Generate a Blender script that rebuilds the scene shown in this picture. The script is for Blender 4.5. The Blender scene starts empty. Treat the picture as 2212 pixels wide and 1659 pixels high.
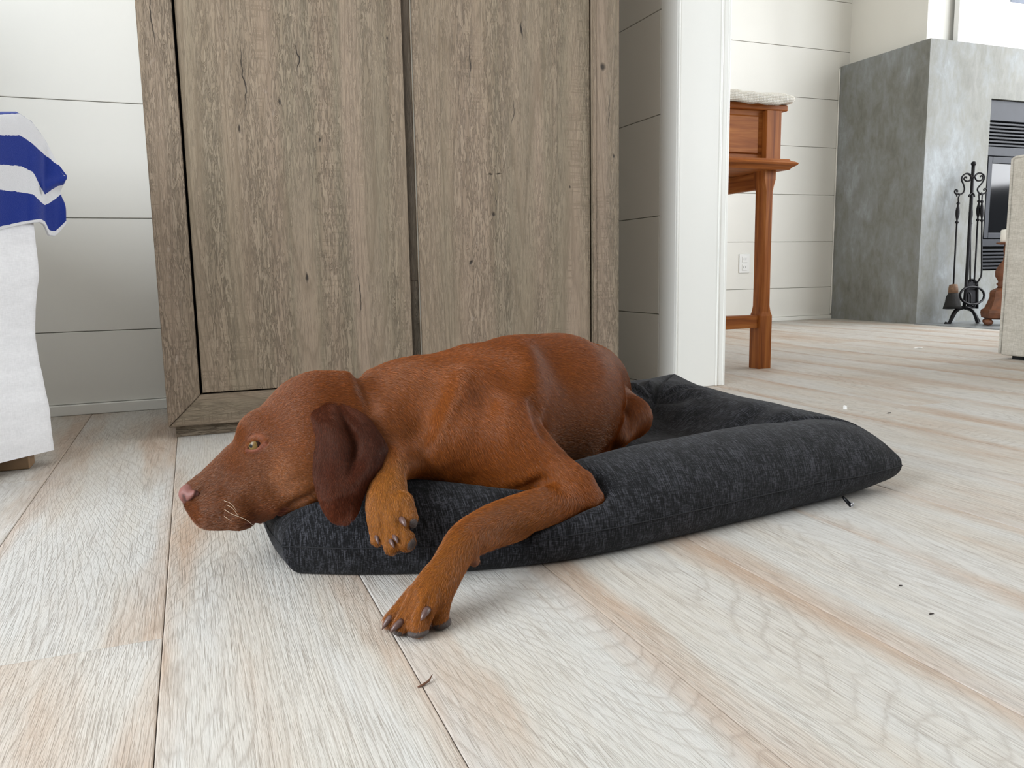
import bpy, bmesh, math, random
import numpy as np
from mathutils import Vector, Matrix, noise
import openvdb
random.seed(7)
rng = np.random.default_rng(7)
SC = bpy.context.scene
COL = SC.collection
# ------------------------------------------------------------------ camera
FPX, YAW, PITCH, ROLL, CAMH = 1731.7, 0.377281, 0.141051, -0.0177155, 0.32
CW = np.array([math.sin(YAW)*math.cos(PITCH), math.cos(YAW)*math.cos(PITCH), -math.sin(PITCH)])
_r = np.array([math.cos(YAW), -math.sin(YAW), 0.0]); _u = np.cross(_r, CW)
CR = math.cos(ROLL)*_r + math.sin(ROLL)*_u
CU = -math.sin(ROLL)*_r + math.cos(ROLL)*_u
CC = np.array([0.0, 0.0, CAMH])
cam = bpy.data.cameras.new('camera'); camo = bpy.data.objects.new('camera', cam); COL.objects.link(camo)
cam.sensor_fit = 'HORIZONTAL'; cam.sensor_width = 36.0; cam.lens = FPX*36.0/2212.0
cam.clip_start = 0.02; cam.clip_end = 100
camo.matrix_world = Matrix(((CR[0], CU[0], -CW[0], CC[0]), (CR[1], CU[1], -CW[1], CC[1]), (CR[2], CU[2], -CW[2], CC[2]), (0, 0, 0, 1)))
SC.camera = camo
# ------------------------------------------------------------------ world, lights, exposure
world = bpy.data.worlds.new('world'); SC.world = world; world.use_nodes = True
_bg = world.node_tree.nodes['Background']
_bg.inputs[0].default_value = (0.90, 0.95, 1.0, 1); _bg.inputs[1].default_value = 0.15
def area_light(name, loc, target, sx, sy, power, color):
    l = bpy.data.lights.new(name, 'AREA'); l.shape = 'RECTANGLE'; l.size = sx; l.size_y = sy
    l.energy = power; l.color = color
    o = bpy.data.objects.new(name, l); COL.objects.link(o); o.location = loc
    o.rotation_euler = (Vector(target)-Vector(loc)).to_track_quat('-Z', 'Y').to_euler()
    return o
# daylight through the tall windows of the left wall, and through the glass doors behind the camera
area_light('window_light_left', (-2.2, 0.05, 1.35), (0.8, 0.75, 0.4), 1.6, 1.7, 76, (0.87, 0.935, 1.0))
area_light('window_light_back', (5.3, -0.9, 1.7), (4.1, 3.0, 0.7), 2.4, 2.0, 78, (0.90, 0.95, 1.0))
area_light('fill_light_right', (6.3, 1.5, 1.7), (2.8, 2.5, 0.0), 1.8, 1.6, 84, (0.94, 0.965, 1.0))  # added fill to brighten the far floor; no window is known on this side
SC.view_settings.view_transform = 'Standard'; SC.view_settings.look = 'None'
SC.view_settings.gamma = 1.0; SC.view_settings.use_curve_mapping = False
SC.view_settings.exposure = 0.78
# ------------------------------------------------------------------ helpers
def srgb(r, g, b):
    f = lambda c: ((c/255.0+0.055)/1.055)**2.4 if c > 10.31 else c/255.0/12.92
    return (f(r), f(g), f(b), 1.0)
def ray(px, py): return (px-1106.0)/FPX*CR - (py-829.5)/FPX*CU + CW
def W(px, py, d): return CC + ray(px, py)*d            # the place seen at (px,py), d metres in front of the camera
def on_floor(px, py, z=0.0):
    q = ray(px, py); return CC + q*((z-CAMH)/q[2])
def on_y(px, py, Y):
    q = ray(px, py); return CC + q*(Y/q[1])
def on_x(px, py, X):
    q = ray(px, py); return CC + q*(X/q[0])
def tag(o, label=None, cat=None, group=None, kind=None):
    if label: o['label'] = label
    if cat: o['category'] = cat
    if group: o['group'] = group
    if kind: o['kind'] = kind
    return o
def empty(name, loc, label, cat, group=None, rz=0.0):
    o = bpy.data.objects.new(name, None); COL.objects.link(o); o.location = loc; o.rotation_euler = (0, 0, rz)
    o.empty_display_size = 0.05
    return tag(o, label, cat, group)
def link_mesh(name, me, mat=None, parent=None, smooth=False):
    if mat is not None:
        me.materials.append(mat)
    if smooth:
        me.polygons.foreach_set('use_smooth', [True]*len(me.polygons))
    o = bpy.data.objects.new(name, me); COL.objects.link(o)
    if parent is not None:
        o.parent = parent
        if parent.location.length > 0 or parent.rotation_euler.z != 0:
            o.matrix_parent_inverse = Matrix.LocRotScale(parent.location, parent.rotation_euler, None).inverted()
    return o
def obj(name, bm, mat=None, parent=None, smooth=False):
    me = bpy.data.meshes.new(name); bm.normal_update(); bm.to_mesh(me); bm.free()
    return link_mesh(name, me, mat, parent, smooth)
def pyobj(name, V, F, mat=None, parent=None, smooth=True):
    me = bpy.data.meshes.new(name); me.from_pydata([tuple(map(float, v)) for v in V], [], [tuple(map(int, f)) for f in F]); me.update()
    return link_mesh(name, me, mat, parent, smooth)
def add_box(bm, lo, hi, bevel=0.0, seg=2, M=None):
    r = bmesh.ops.create_cube(bm, size=1.0)
    vs = r['verts']
    for v in vs:
        v.co = Vector([lo[i]+(v.co[i]+0.5)*(hi[i]-lo[i]) for i in range(3)])
    if bevel > 0:
        es = list({e for v in vs for e in v.link_edges})
        rr = bmesh.ops.bevel(bm, geom=es, offset=bevel, segments=seg, affect='EDGES', profile=0.5)
        vs = list({v for f in rr['faces'] for v in f.verts} | {v for v in vs if v.is_valid})
    if M is not None:
        bmesh.ops.transform(bm, matrix=M, verts=vs)
    return vs
def box(name, lo, hi, mat, parent=None, bevel=0.0, seg=2):
    bm = bmesh.new(); add_box(bm, lo, hi, bevel, seg); return obj(name, bm, mat, parent)
def add_tube(bm, pts, rad, n=10, cap=True):
    pts = [Vector(p) for p in pts]; N = len(pts)
    rads = rad if hasattr(rad, '__len__') else [rad]*N
    t0 = (pts[1]-pts[0]).normalized()
    up = Vector((0, 0, 1)) if abs(t0.z) < 0.9 else Vector((1, 0, 0))
    nrm = (up - t0*up.dot(t0)).normalized()
    rings = []
    for i in range(N):
        t = (pts[min(i+1, N-1)]-pts[max(i-1, 0)]).normalized()
        nrm = (nrm - t*nrm.dot(t)).normalized(); b = t.cross(nrm)
        rings.append([bm.verts.new(pts[i]+(nrm*math.cos(a)+b*math.sin(a))*rads[i]) for a in [2*math.pi*k/n for k in range(n)]])
    for i in range(N-1):
        for k in range(n):
            bm.faces.new((rings[i][k], rings[i][(k+1) % n], rings[i+1][(k+1) % n], rings[i+1][k]))
    if cap:
        bm.faces.new(rings[0][::-1]); bm.faces.new(rings[-1])
def tube(name, pts, rad, mat, parent=None, n=10):
    bm = bmesh.new(); add_tube(bm, pts, rad, n); return obj(name, bm, mat, parent, True)
def add_lathe(bm, prof, c, n=24, axis=None):
    c = Vector(c); rings = []
    for r, z in prof:
        rings.append([bm.verts.new(c+Vector((r*math.cos(2*math.pi*k/n), r*math.sin(2*math.pi*k/n), z))) for k in range(n)])
    for i in range(len(rings)-1):
        for k in range(n):
            bm.faces.new((rings[i][k], rings[i][(k+1) % n], rings[i+1][(k+1) % n], rings[i+1][k]))
    bm.faces.new(rings[0][::-1]); bm.faces.new(rings[-1])
def spline(pts, n):
    P = [np.array(p, float) for p in pts]; P = [2*P[0]-P[1]]+P+[2*P[-1]-P[-2]]; out = []
    m = len(P)-3
    for i in range(n):
        t = i/(n-1)*m; k = min(int(t), m-1); t -= k
        a, b, c, d = P[k:k+4]
        out.append(0.5*((2*b)+(-a+c)*t+(2*a-5*b+4*c-d)*t*t+(-a+3*b-3*c+d)*t**3))
    return np.array(out)
# --- node materials
class NT:
    def __init__(s, name):
        s.m = bpy.data.materials.new(name); s.m.use_nodes = True; s.t = s.m.node_tree
        s.bsdf = s.t.nodes['Principled BSDF']
    def n(s, kind, ins=None, **kw):
        nd = s.t.nodes.new('ShaderNode'+kind)
        for k, v in kw.items(): setattr(nd, k, v)
        if ins:
            for k, v in ins.items(): s.set(nd, k, v)
        return nd
    def set(s, nd, k, v):
        sock = nd.inputs[k]
        if hasattr(v, 'is_output') or isinstance(v, bpy.types.NodeSocket): s.t.links.new(v, sock)
        elif isinstance(v, bpy.types.Node): s.t.links.new(v.outputs[0], sock)
        else: sock.default_value = v
    def p(s, **kw):
        for k, v in kw.items(): s.set(s.bsdf, k.replace('_', ' '), v)
    def coords(s, kind='Object', scale=(1, 1, 1), loc=(0, 0, 0), rot=(0, 0, 0), src=None):
        if src is None: src = s.n('TexCoord').outputs[kind]
        return s.n('Mapping', {'Vector': src, 'Scale': scale, 'Location': loc, 'Rotation': rot}).outputs[0]
    def noise(s, vec, scale=5, detail=4, rough=0.5, dist=0.0):
        return s.n('TexNoise', {'Vector': vec, 'Scale': scale, 'Detail': detail, 'Roughness': rough, 'Distortion': dist}).outputs[0]
    def ramp(s, fac, stops, interp='LINEAR'):
        nd = s.n('ValToRGB', {'Fac': fac}); cr = nd.color_ramp; cr.interpolation = interp
        while len(cr.elements) < len(stops): cr.elements.new(0.5)
        for e, (p_, c) in zip(cr.elements, stops):
            e.position = p_; e.color = c if hasattr(c, '__len__') else (c, c, c, 1)
        return nd.outputs[0]
    def mix(s, fac, a, b, mode='MIX'):
        nd = s.n('Mix', data_type='RGBA', blend_type=mode)
        s.set(nd, 0, fac); s.set(nd, 6, a); s.set(nd, 7, b)
        return nd.outputs[2]
    def math(s, op, a, b=0.0, c=0.0):
        nd = s.n('Math', operation=op); s.set(nd, 0, a); s.set(nd, 1, b)
        if op in ('MULTIPLY_ADD',): s.set(nd, 2, c)
        return nd.outputs[0]
    def bump(s, h, strength=0.3, dist=0.002, normal=None):
        nd = s.n('Bump', {'Height': h, 'Strength': strength, 'Distance': dist})
        if normal is not None: s.set(nd, 'Normal', normal)
        return nd.outputs[0]
def flat(name, col, rough=0.5, metal=0.0, var=0.0, vscale=8, bump=0.0, bscale=60, spec=0.5):
    m = NT(name); c = m.coords()
    if var > 0:
        n_ = m.noise(c, vscale, 4)
        dark = tuple(x*(1-var) for x in col[:3])+(1,); lite = tuple(min(1, x*(1+var)) for x in col[:3])+(1,)
        m.p(Base_Color=m.ramp(n_, [(0.3, dark), (0.7, lite)]))
    else: m.p(Base_Color=col)
    m.p(Roughness=rough, Metallic=metal); m.set(m.bsdf, 'Specular IOR Level', spec)
    if bump > 0: m.p(Normal=m.bump(m.noise(c, bscale, 4), bump, 0.003))
    return m.m
# ------------------------------------------------------------------ materials of the bed and small metal
def mat_bed():
    m = NT('bed_chenille'); c = m.coords()
    nx = m.n('SeparateXYZ', {'Vector': m.n('TexCoord').outputs['Normal']}); ax = m.math('ABSOLUTE', nx.outputs['X']); ay = m.math('ABSOLUTE', nx.outputs['Y'])
    side = m.ramp(m.math('SUBTRACT', ax, m.math('MULTIPLY', ay, 1.4)), [(0.15, 0.0), (0.25, 1.0)])
    a1 = m.noise(m.coords(scale=(900, 80, 95)), 1.0, 3, 0.6); b1 = m.noise(m.coords(scale=(90, 760, 760), loc=(3, 1, 2)), 1.0, 3, 0.6)
    a2 = m.noise(m.coords(scale=(80, 900, 95)), 1.0, 3, 0.6); b2 = m.noise(m.coords(scale=(760, 90, 760), loc=(3, 1, 2)), 1.0, 3, 0.6)
    a = m.mix(side, a1, a2); b = m.mix(side, b1, b2)
    k = m.noise(m.coords(scale=(45, 30, 30)), 1.0, 3, 0.6)
    w = m.math('ADD', m.math('MULTIPLY', a, 0.62), m.math('MULTIPLY', b, 0.38))
    w2 = m.math('ADD', w, m.math('MULTIPLY', m.math('SUBTRACT', k, 0.5), 0.20))
    m.p(Base_Color=m.ramp(w2, [(0.40, srgb(8, 8, 9)), (0.5, srgb(25, 25, 27)), (0.62, srgb(64, 64, 69))]), Roughness=0.9)
    m.set(m.bsdf, 'Specular IOR Level', 0.15); m.set(m.bsdf, 'Sheen Weight', 0.06); m.set(m.bsdf, 'Sheen Roughness', 0.5)
    m.p(Normal=m.bump(w, 0.9, 0.0016))
    return m.m
M_BED = mat_bed()
M_SEAM = flat('bed_seam', srgb(20, 20, 23), 0.9)
M_BLACKMETAL = flat('black_metal', srgb(26, 26, 28), 0.35, 0.8)
M_STEEL = flat('steel', srgb(190, 190, 195), 0.25, 1.0)
# ------------------------------------------------------------------ materials of the room
def mat_floor():
    m = NT('whitewashed_oak'); oi = m.n('ObjectInfo'); R = oi.outputs['Random']
    off = m.n('CombineXYZ', {'X': m.math('MULTIPLY', R, 37.0), 'Y': m.math('MULTIPLY', R, 91.0), 'Z': m.math('MULTIPLY', R, 13.0)}).outputs[0]
    c0 = m.n('TexCoord').outputs['Object']
    pc = m.n('VectorMath', {0: c0, 1: off}, operation='ADD').outputs[0]
    # growth rings: contour lines of a stretched smooth noise give straight grain and cathedrals
    base = m.noise(m.coords(scale=(3.4, 0.55, 1), src=pc), 1.0, 1.5, 0.35)
    wob = m.noise(m.coords(scale=(60, 9, 1), src=pc), 1.0, 3, 0.6)
    ring = m.math('ADD', m.math('MULTIPLY', base, 120.0), m.math('MULTIPLY', wob, 1.3))
    saw = m.math('FRACT', ring)
    line = m.ramp(saw, [(0.0, 0.8), (0.12, 0.25), (0.30, 0.0), (0.84, 0.0), (1.0, 0.8)])
    pore = m.noise(m.coords(scale=(520, 16, 1), src=pc), 1.0, 3, 0.65)
    pores = m.ramp(pore, [(0.50, 0.0), (0.66, 1.0)])
    patch = m.noise(m.coords(scale=(9, 1.3, 1), src=pc), 1.0, 4, 0.6)
    wash = m.noise(m.coords(scale=(26, 7, 1), src=pc), 1.0, 4, 0.65)
    tanw = m.math('ADD', patch, m.math('MULTIPLY', m.math('SUBTRACT', R, 0.5), 0.22))
    col = m.ramp(tanw, [(0.38, srgb(196, 193, 188)), (0.52, srgb(193, 185, 174)), (0.64, srgb(184, 165, 147)), (0.80, srgb(164, 134, 110))])
    col = m.mix(m.math('MULTIPLY', wash, 0.55), col, srgb(200, 196, 190))
    # worn brown rims along both long edges of a board
    x = m.n('SeparateXYZ', {'Vector': c0}).outputs['X']
    edge = m.ramp(m.math('ADD', m.math('ABSOLUTE', x), m.math('MULTIPLY', m.math('SUBTRACT', patch, 0.5), 0.22)), [(0.055, 0.0), (0.102, 0.42)])
    col = m.mix(edge, col, srgb(168, 132, 102))
    dark = m.math('MULTIPLY', m.math('MAXIMUM', m.math('MULTIPLY', line, 0.42), m.math('MULTIPLY', pores, 0.44)), m.ramp(wash, [(0.3, 0.25), (0.6, 1.0)]))
    col = m.mix(dark, col, srgb(112, 94, 78))
    fine = m.noise(m.coords(scale=(900, 45, 1), loc=(7, 3, 0), src=pc), 1.0, 2, 0.6)
    col = m.mix(m.math('MULTIPLY', m.ramp(fine, [(0.56, 0.0), (0.68, 1.0)]), 0.26), col, srgb(222, 218, 210))
    col = m.mix(m.math('MULTIPLY', m.ramp(fine, [(0.32, 1.0), (0.42, 0.0)]), 0.28), col, srgb(120, 102, 86))
    kn = m.n('TexVoronoi', {'Vector': m.coords(scale=(3.2, 0.8, 1), src=pc), 'Scale': 1.0}, feature='F1').outputs['Distance']
    col = m.mix(m.ramp(kn, [(0.0, 0.75), (0.030, 0.5), (0.055, 0.0)]), col, srgb(146, 138, 130))
    m.p(Base_Color=col, Roughness=m.ramp(wash, [(0.3, 0.52), (0.7, 0.66)])); m.set(m.bsdf, 'Specular IOR Level', 0.42)
    h = m.math('ADD', m.math('SUBTRACT', 1.0, m.math('MAXIMUM', m.math('MULTIPLY', line, 0.6), m.math('MULTIPLY', pores, 0.8))), m.math('MULTIPLY', fine, 0.8))
    m.p(Normal=m.bump(h, 0.5, 0.0011))
    return m.m
def mat_cabinet(name, axis='Z', tone=1.0, cracks=(), saws=(), dark=0.0):
    """grey-brown oak; axis = the way the grain runs; cracks = (x, z, half width, half height)"""
    m = NT(name); c0 = m.n('TexCoord').outputs['Object']
    lo, hi = (1.0, 0.07)
    st = {'Z': lambda k: (k, k, k*hi), 'X': lambda k: (k*hi, k, k)}[axis]
    oi = m.n('ObjectInfo').outputs['Random']
    off = m.n('CombineXYZ', {'X': m.math('MULTIPLY', oi, 21.0), 'Y': 0.0, 'Z': m.math('MULTIPLY', oi, 47.0)}).outputs[0]
    pc = m.n('VectorMath', {0: c0, 1: off}, operation='ADD').outputs[0]
    base = m.noise(m.coords(scale=tuple(s*1.0 for s in st(4.5)), src=pc), 1.0, 2, 0.45)
    wob = m.noise(m.coords(scale=st(80), src=pc), 1.0, 3, 0.6)
    ring = m.math('FRACT', m.math('ADD', m.math('MULTIPLY', base, 34.0), m.math('MULTIPLY', wob, 0.9)))
    line = m.ramp(ring, [(0.0, 0.9), (0.25, 0.15), (0.5, 0.0), (0.9, 0.0), (1.0, 0.9)])
    grain = m.noise(m.coords(scale=st(300), src=pc), 1.0, 4, 0.65)
    board = m.noise(m.coords(scale=tuple(s for s in ((11, 1, 0.5) if axis == 'Z' else (0.5, 1, 11))), src=pc), 1.0, 2, 0.5)
    mott = m.noise(m.coords(scale=st(30), src=pc), 1.0, 4, 0.6)
    T = lambda r, g, b: tuple(v*tone for v in srgb(r, g, b)[:3])+(1,)
    col = m.ramp(board, [(0.34, T(158, 138, 119)), (0.48, T(148, 132, 112)), (0.56, T(138, 127, 107)), (0.70, T(166, 146, 127))])
    col = m.mix(m.math('MULTIPLY', mott, 0.55), col, T(182, 160, 134))
    dk = m.math('MAXIMUM', m.math('MULTIPLY', line, 0.40), m.math('MULTIPLY', m.ramp(grain, [(0.48, 0.0), (0.68, 1.0)]), 0.42))
    # saw marks across the grain, inside some boards
    zz = m.noise(m.coords(scale=(14, 1, 210) if axis == 'Z' else (210, 1, 14), src=pc), 1.0, 2, 0.5)
    msk = m.math('MULTIPLY', m.ramp(m.noise(m.coords(scale=(13, 1, 1.2) if axis == 'Z' else (1.2, 1, 13), loc=(5, 0, 3), src=pc), 1.0, 2, 0.5), [(0.50, 0.0), (0.58, 1.0)]), m.ramp(zz, [(0.52, 0.0), (0.62, 1.0)]))
    dk2 = m.math('MAXIMUM', dk, m.math('MULTIPLY', msk, 0.28))
    col = m.mix(dk2, col, T(80, 66, 50))
    # pale ray flecks
    fl = m.ramp(m.noise(m.coords(scale=(70, 10, 42), rot=(0, 0.5, 0), src=pc), 1.0, 2, 0.4), [(0.66, 0.0), (0.74, 0.55)])
    col = m.mix(m.math('MULTIPLY', fl, m.ramp(board, [(0.30, 1.0), (0.44, 0.0)])), col, T(196, 180, 164))
    worm = m.noise(m.coords(scale=tuple(s for s in ((150, 60, 22) if axis == 'Z' else (22, 60, 150))), src=pc), 1.0, 3, 0.7, 0.6)
    wk = m.ramp(worm, [(0.44, 0.0), (0.50, 1.0), (0.56, 0.0)])
    wm_ = m.ramp(m.noise(m.coords(scale=st(16), loc=(2, 0, 9), src=pc), 1.0, 3, 0.6), [(0.40, 0.15), (0.60, 1.0)])
    wk = m.math('MULTIPLY', wk, wm_)
    col = m.mix(m.math('MULTIPLY', wk, 0.42), col, T(86, 72, 56)); lt = m.math('MULTIPLY', m.ramp(worm, [(0.54, 0.0), (0.60, 1.0), (0.68, 0.0)]), wm_)
    col = m.mix(m.math('MULTIPLY', lt, 0.26), col, T(200, 182, 158))
    h = m.math('SUBTRACT', 1.0, m.math('MAXIMUM', dk2, m.math('MULTIPLY', wk, 0.8)))
    wrp = m.n('MixRGB', {'Fac': 0.012, 'Color1': c0, 'Color2': m.n('TexNoise', {'Vector': c0, 'Scale': 25.0, 'Detail': 2.0}).outputs[1]}, blend_type='LINEAR_LIGHT').outputs[0]
    for (x, z, wx, wz) in cracks:
        q = m.n('Mapping', {'Vector': wrp, 'Location': (-x/wx, 0, -z/wz), 'Scale': (1/wx, 0, 1/wz)}).outputs[0]
        d = m.n('VectorMath', {0: q}, operation='LENGTH').outputs['Value']
        k = m.ramp(d, [(0.35, 1.0), (1.0, 0.0)])
        col = m.mix(m.math('MULTIPLY', k, 0.9), col, srgb(40, 33, 27)); h = m.math('SUBTRACT', h, k)
    m.p(Base_Color=col, Roughness=0.68); m.set(m.bsdf, 'Specular IOR Level', 0.3)
    m.p(Normal=m.bump(h, 0.85, 0.0018))
    return m.m
def mat_concrete():
    m = NT('trowelled_concrete'); c = m.coords()
    a = m.noise(m.coords(scale=(2.6, 2.6, 1.5)), 1.0, 5, 0.55, 0.3); b = m.noise(m.coords(scale=(9, 9, 6)), 1.0, 6, 0.65, 0.4); d = m.noise(c, 60, 4, 0.6)
    e = m.noise(m.coords(scale=(28, 28, 11), loc=(1, 2, 3)), 1.0, 6, 0.7, 0.6)
    s = m.math('ADD', m.math('ADD', m.math('MULTIPLY', a, 0.46), m.math('MULTIPLY', b, 0.30)), m.math('MULTIPLY', e, 0.24))
    col = m.ramp(s, [(0.34, srgb(92, 92, 86)), (0.46, srgb(128, 128, 122)), (0.54, srgb(142, 145, 145)), (0.64, srgb(170, 176, 181))])
    col = m.mix(m.math('MULTIPLY', d, 0.25), col, srgb(110, 110, 105))
    m.p(Base_Color=col, Roughness=m.ramp(b, [(0.35, 0.50), (0.65, 0.68)]), Normal=m.bump(m.math('ADD', s, m.math('MULTIPLY', d, 0.1)), 0.25, 0.006)); m.set(m.bsdf, 'Specular IOR Level', 0.25)
    return m.m
def mat_fabric(name, c1, c2, scale=900, bump=0.35, rough=0.9):
    m = NT(name)
    a = m.noise(m.coords(scale=(scale, scale, scale*0.16)), 1.0, 2, 0.6); b = m.noise(m.coords(scale=(scale*0.16, scale*0.16, scale)), 1.0, 2, 0.6)
    w = m.math('ADD', m.math('MULTIPLY', a, 0.5), m.math('MULTIPLY', b, 0.5))
    big = m.noise(m.coords(scale=(14, 14, 60)), 1.0, 3, 0.6)
    m.p(Base_Color=m.ramp(m.math('ADD', m.math('MULTIPLY', w, 0.7), m.math('MULTIPLY', big, 0.3)), [(0.38, c1), (0.62, c2)]), Roughness=rough, Normal=m.bump(w, bump, 0.0012))
    m.set(m.bsdf, 'Specular IOR Level', 0.15); m.set(m.bsdf, 'Sheen Weight', 0.15)
    return m.m
def mat_redwood(axis='Z'):
    m = NT('red_brown_wood_'+axis.lower()); k = {'Z': (60, 60, 3), 'X': (3, 60, 60), 'Y': (60, 3, 60)}[axis]
    a = m.noise(m.coords(scale=k), 1.0, 4, 0.6, 0.6); b = m.noise(m.coords(scale=tuple(v*5 for v in k)), 1.0, 3, 0.6)
    col = m.ramp(a, [(0.32, srgb(122, 64, 22)), (0.5, srgb(164, 95, 40)), (0.68, srgb(192, 122, 60))])
    col = m.mix(m.math('MULTIPLY', b, 0.35), col, srgb(98, 48, 22))
    m.p(Base_Color=col, Roughness=0.5, Normal=m.bump(b, 0.12, 0.0008)); m.set(m.bsdf, 'Specular IOR Level', 0.25); return m.m
M_FLOOR = mat_floor()
M_WHITE = flat('white_painted_board', srgb(233, 231, 224), 0.45, 0, 0.015, 3, 0.04, 140)
M_TRIM = flat('white_gloss_trim', srgb(238, 237, 231), 0.32, 0, 0.01, 3)
M_GAP = flat('shiplap_gap', srgb(184, 180, 172), 0.8)
M_CEIL = flat('white_ceiling', srgb(238, 237, 232), 0.8)
M_CONC = mat_concrete()
M_HEARTH = flat('grey_hearth_slab', srgb(132, 136, 138), 0.35, 0, 0.15, 6, 0.1, 40)
M_LINEN = mat_fabric('white_linen', srgb(231, 231, 233), srgb(246, 246, 248), 700, 0.35)
M_SOFA = mat_fabric('oatmeal_linen', srgb(172, 166, 154), srgb(205, 200, 189), 420, 0.5)
M_RUNNER = mat_fabric('cream_knit', srgb(216, 208, 194), srgb(238, 233, 224), 260, 0.9)
M_LEGWOOD = flat('oak_chair_leg', srgb(146, 116, 84), 0.5, 0, 0.2, 30)
M_RZ, M_RX, M_RY = mat_redwood('Z'), mat_redwood('X'), mat_redwood('Y')
M_IRON = flat('wrought_iron', srgb(30, 29, 31), 0.45, 0.7, 0.2, 60, 0.2, 120)
M_STOVE = flat('dark_steel_surround', srgb(42, 45, 52), 0.55, 0.0, 0.12, 20, spec=0.3)
M_SLAT = flat('louver_steel', srgb(38, 40, 46), 0.55, 0.0, spec=0.3)
M_BLACK = flat('black_recess', srgb(14, 14, 15), 0.8)
M_PLASTIC = flat('white_plastic', srgb(240, 240, 238), 0.25)
M_SLOT = flat('dark_slot', srgb(40, 38, 36), 0.6)
M_BRISTLE = flat('black_bristle', srgb(24, 22, 21), 0.8, 0, 0.3, 300, 0.6, 500)
M_CAP = flat('worn_leather_cap', srgb(112, 84, 62), 0.7, 0, 0.3, 50)
M_CARVED = flat('carved_brown_wood', srgb(110, 66, 40), 0.55, 0, 0.3, 40, 0.3, 90)
M_WAX = flat('white_wax', srgb(240, 236, 226), 0.5)
M_MAT = flat('white_mount_board', srgb(228, 232, 240), 0.6)
M_FRAMEW = flat('white_frame_wood', srgb(238, 238, 236), 0.35)
M_ART = flat('dark_blue_grey_print', srgb(74, 84, 102), 0.5, 0, 0.4, 9)
M_PAPER = flat('white_paper', srgb(246, 245, 242), 0.7)
M_TWIG = flat('brown_splinter', srgb(96, 62, 42), 0.8)
M_CHIP = flat('dark_chip', srgb(58, 50, 46), 0.8)
# ------------------------------------------------------------------ the room
def struct(name, label=None): 
    o = bpy.data.objects.new(name, None); COL.objects.link(o); o['kind'] = 'structure'
    if label: o['label'] = label
    return o
def S(o, label=None):
    o['kind'] = 'structure'
    if label: o['label'] = label
    return o
PX0, PW = -0.0440, 0.19135
floor = S(box('floor', (-2.6, -3.0, -0.05), (7.0, 3.9, -0.0135), flat('subfloor', srgb(104, 86, 70), 0.9)), 'wide whitewashed oak plank floor')
def plank(x0, x1, y0, y1):
    g, b = 0.00035, 0.0010
    cx, cy = (x0+x1)/2, (y0+y1)/2; a, c = (x1-x0)/2-g, (y1-y0)/2-g
    dz = random.uniform(-0.0004, 0.0)
    ring = lambda i, z: [(-a+i, -c+i, z), (a-i, -c+i, z), (a-i, c-i, z), (-a+i, c-i, z)]
    V = ring(0, -0.0132)+ring(0, dz-b)+ring(b*0.35, dz-b*0.35)+ring(b*1.3, dz)
    F = [(12, 13, 14, 15)]+[(4*k+i, 4*k+(i+1) % 4, 4*k+4+(i+1) % 4, 4*k+4+i) for k in range(3) for i in range(4)]
    o = pyobj('plank', V, F, M_FLOOR, None, False); o.location = (cx, cy, 0); o.parent = floor
rp = random.Random(11)
for k in range(-12, 36):
    x0 = PX0+k*PW; y = -1.6 if k < 12 else -0.4
    ends = []
    if k == -1: ends = [0.748, 2.35]
    elif k == 0: ends = [-0.30, 1.93]
    elif k == 1: ends = [-0.9, 1.25, 3.2]
    elif k == 2: ends = [0.15, 2.3]
    else:
        e = y+rp.uniform(0.3, 1.9)
        while e < 3.85: ends.append(e); e += rp.uniform(1.3, 2.3)
    prev = y
    for e in ends+[3.80]:
        if e-prev > 0.1: plank(x0, x0+PW, prev, min(e, 3.80))
        prev = e
# --- back wall of shiplap behind the cabinet
SEAM = [0.0245, 0.1950, 0.4565, 0.7177, 0.9790, 1.2400, 1.5010, 1.7620, 2.0230, 2.2840, 2.5600]
wall_back = S(box('wall_back', (-2.6, 2.124, 0), (1.33, 2.20, 2.56), M_GAP), 'white shiplap wall behind the cabinet')
for a, b in zip(SEAM[:-1], SEAM[1:]):
    box('board', (-2.6, 2.117, a+0.0009), (1.175, 2.130, b-0.0009), M_WHITE, wall_back, 0.0009, 1)
S(box('baseboard_back', (-2.6, 2.105, 0), (1.175, 2.128, 0.0245), M_TRIM, None, 0.002), 'low white baseboard under the shiplap')
# --- partition end to the right of the cabinet: shiplap return, corner board, casing
wall_right = S(box('wall_right', (1.182, 1.803, 0), (1.322, 3.77, 2.56), M_GAP), 'white partition wall with shiplap return beside the cabinet')
for a, b in zip([0.0]+SEAM[1:-1], SEAM[1:]):
    box('board', (1.175, 1.878, a+0.0010), (1.190, 2.117, b-0.0010), M_WHITE, wall_right, 0.0009, 1)
S(box('trim_1', (1.1745, 1.7975, 0), (1.190, 1.8772, 2.56), M_TRIM, None, 0.0035, 3), 'smooth white corner board between shiplap and casing')
trim2 = S(box('trim_2', (1.1790, 1.7955, 0), (1.3290, 1.8140, 2.56), M_TRIM, None, 0.002, 2), 'flat white casing on the end of the partition')
box('bead', (1.1752, 1.7925, 0), (1.1800, 1.8000, 2.56), M_TRIM, trim2, 0.0016, 2)
box('bead', (1.3040, 1.7920, 0), (1.3085, 1.8000, 2.56), M_TRIM, trim2, 0.0018, 2)
box('bead', (1.3250, 1.7935, 0), (1.3330, 1.8700, 2.56), M_TRIM, trim2, 0.0018, 2)
box('side_board', (1.3100, 1.85, 0), (1.3300, 3.77, 2.56), M_WHITE, wall_right, 0.002, 1)
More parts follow.
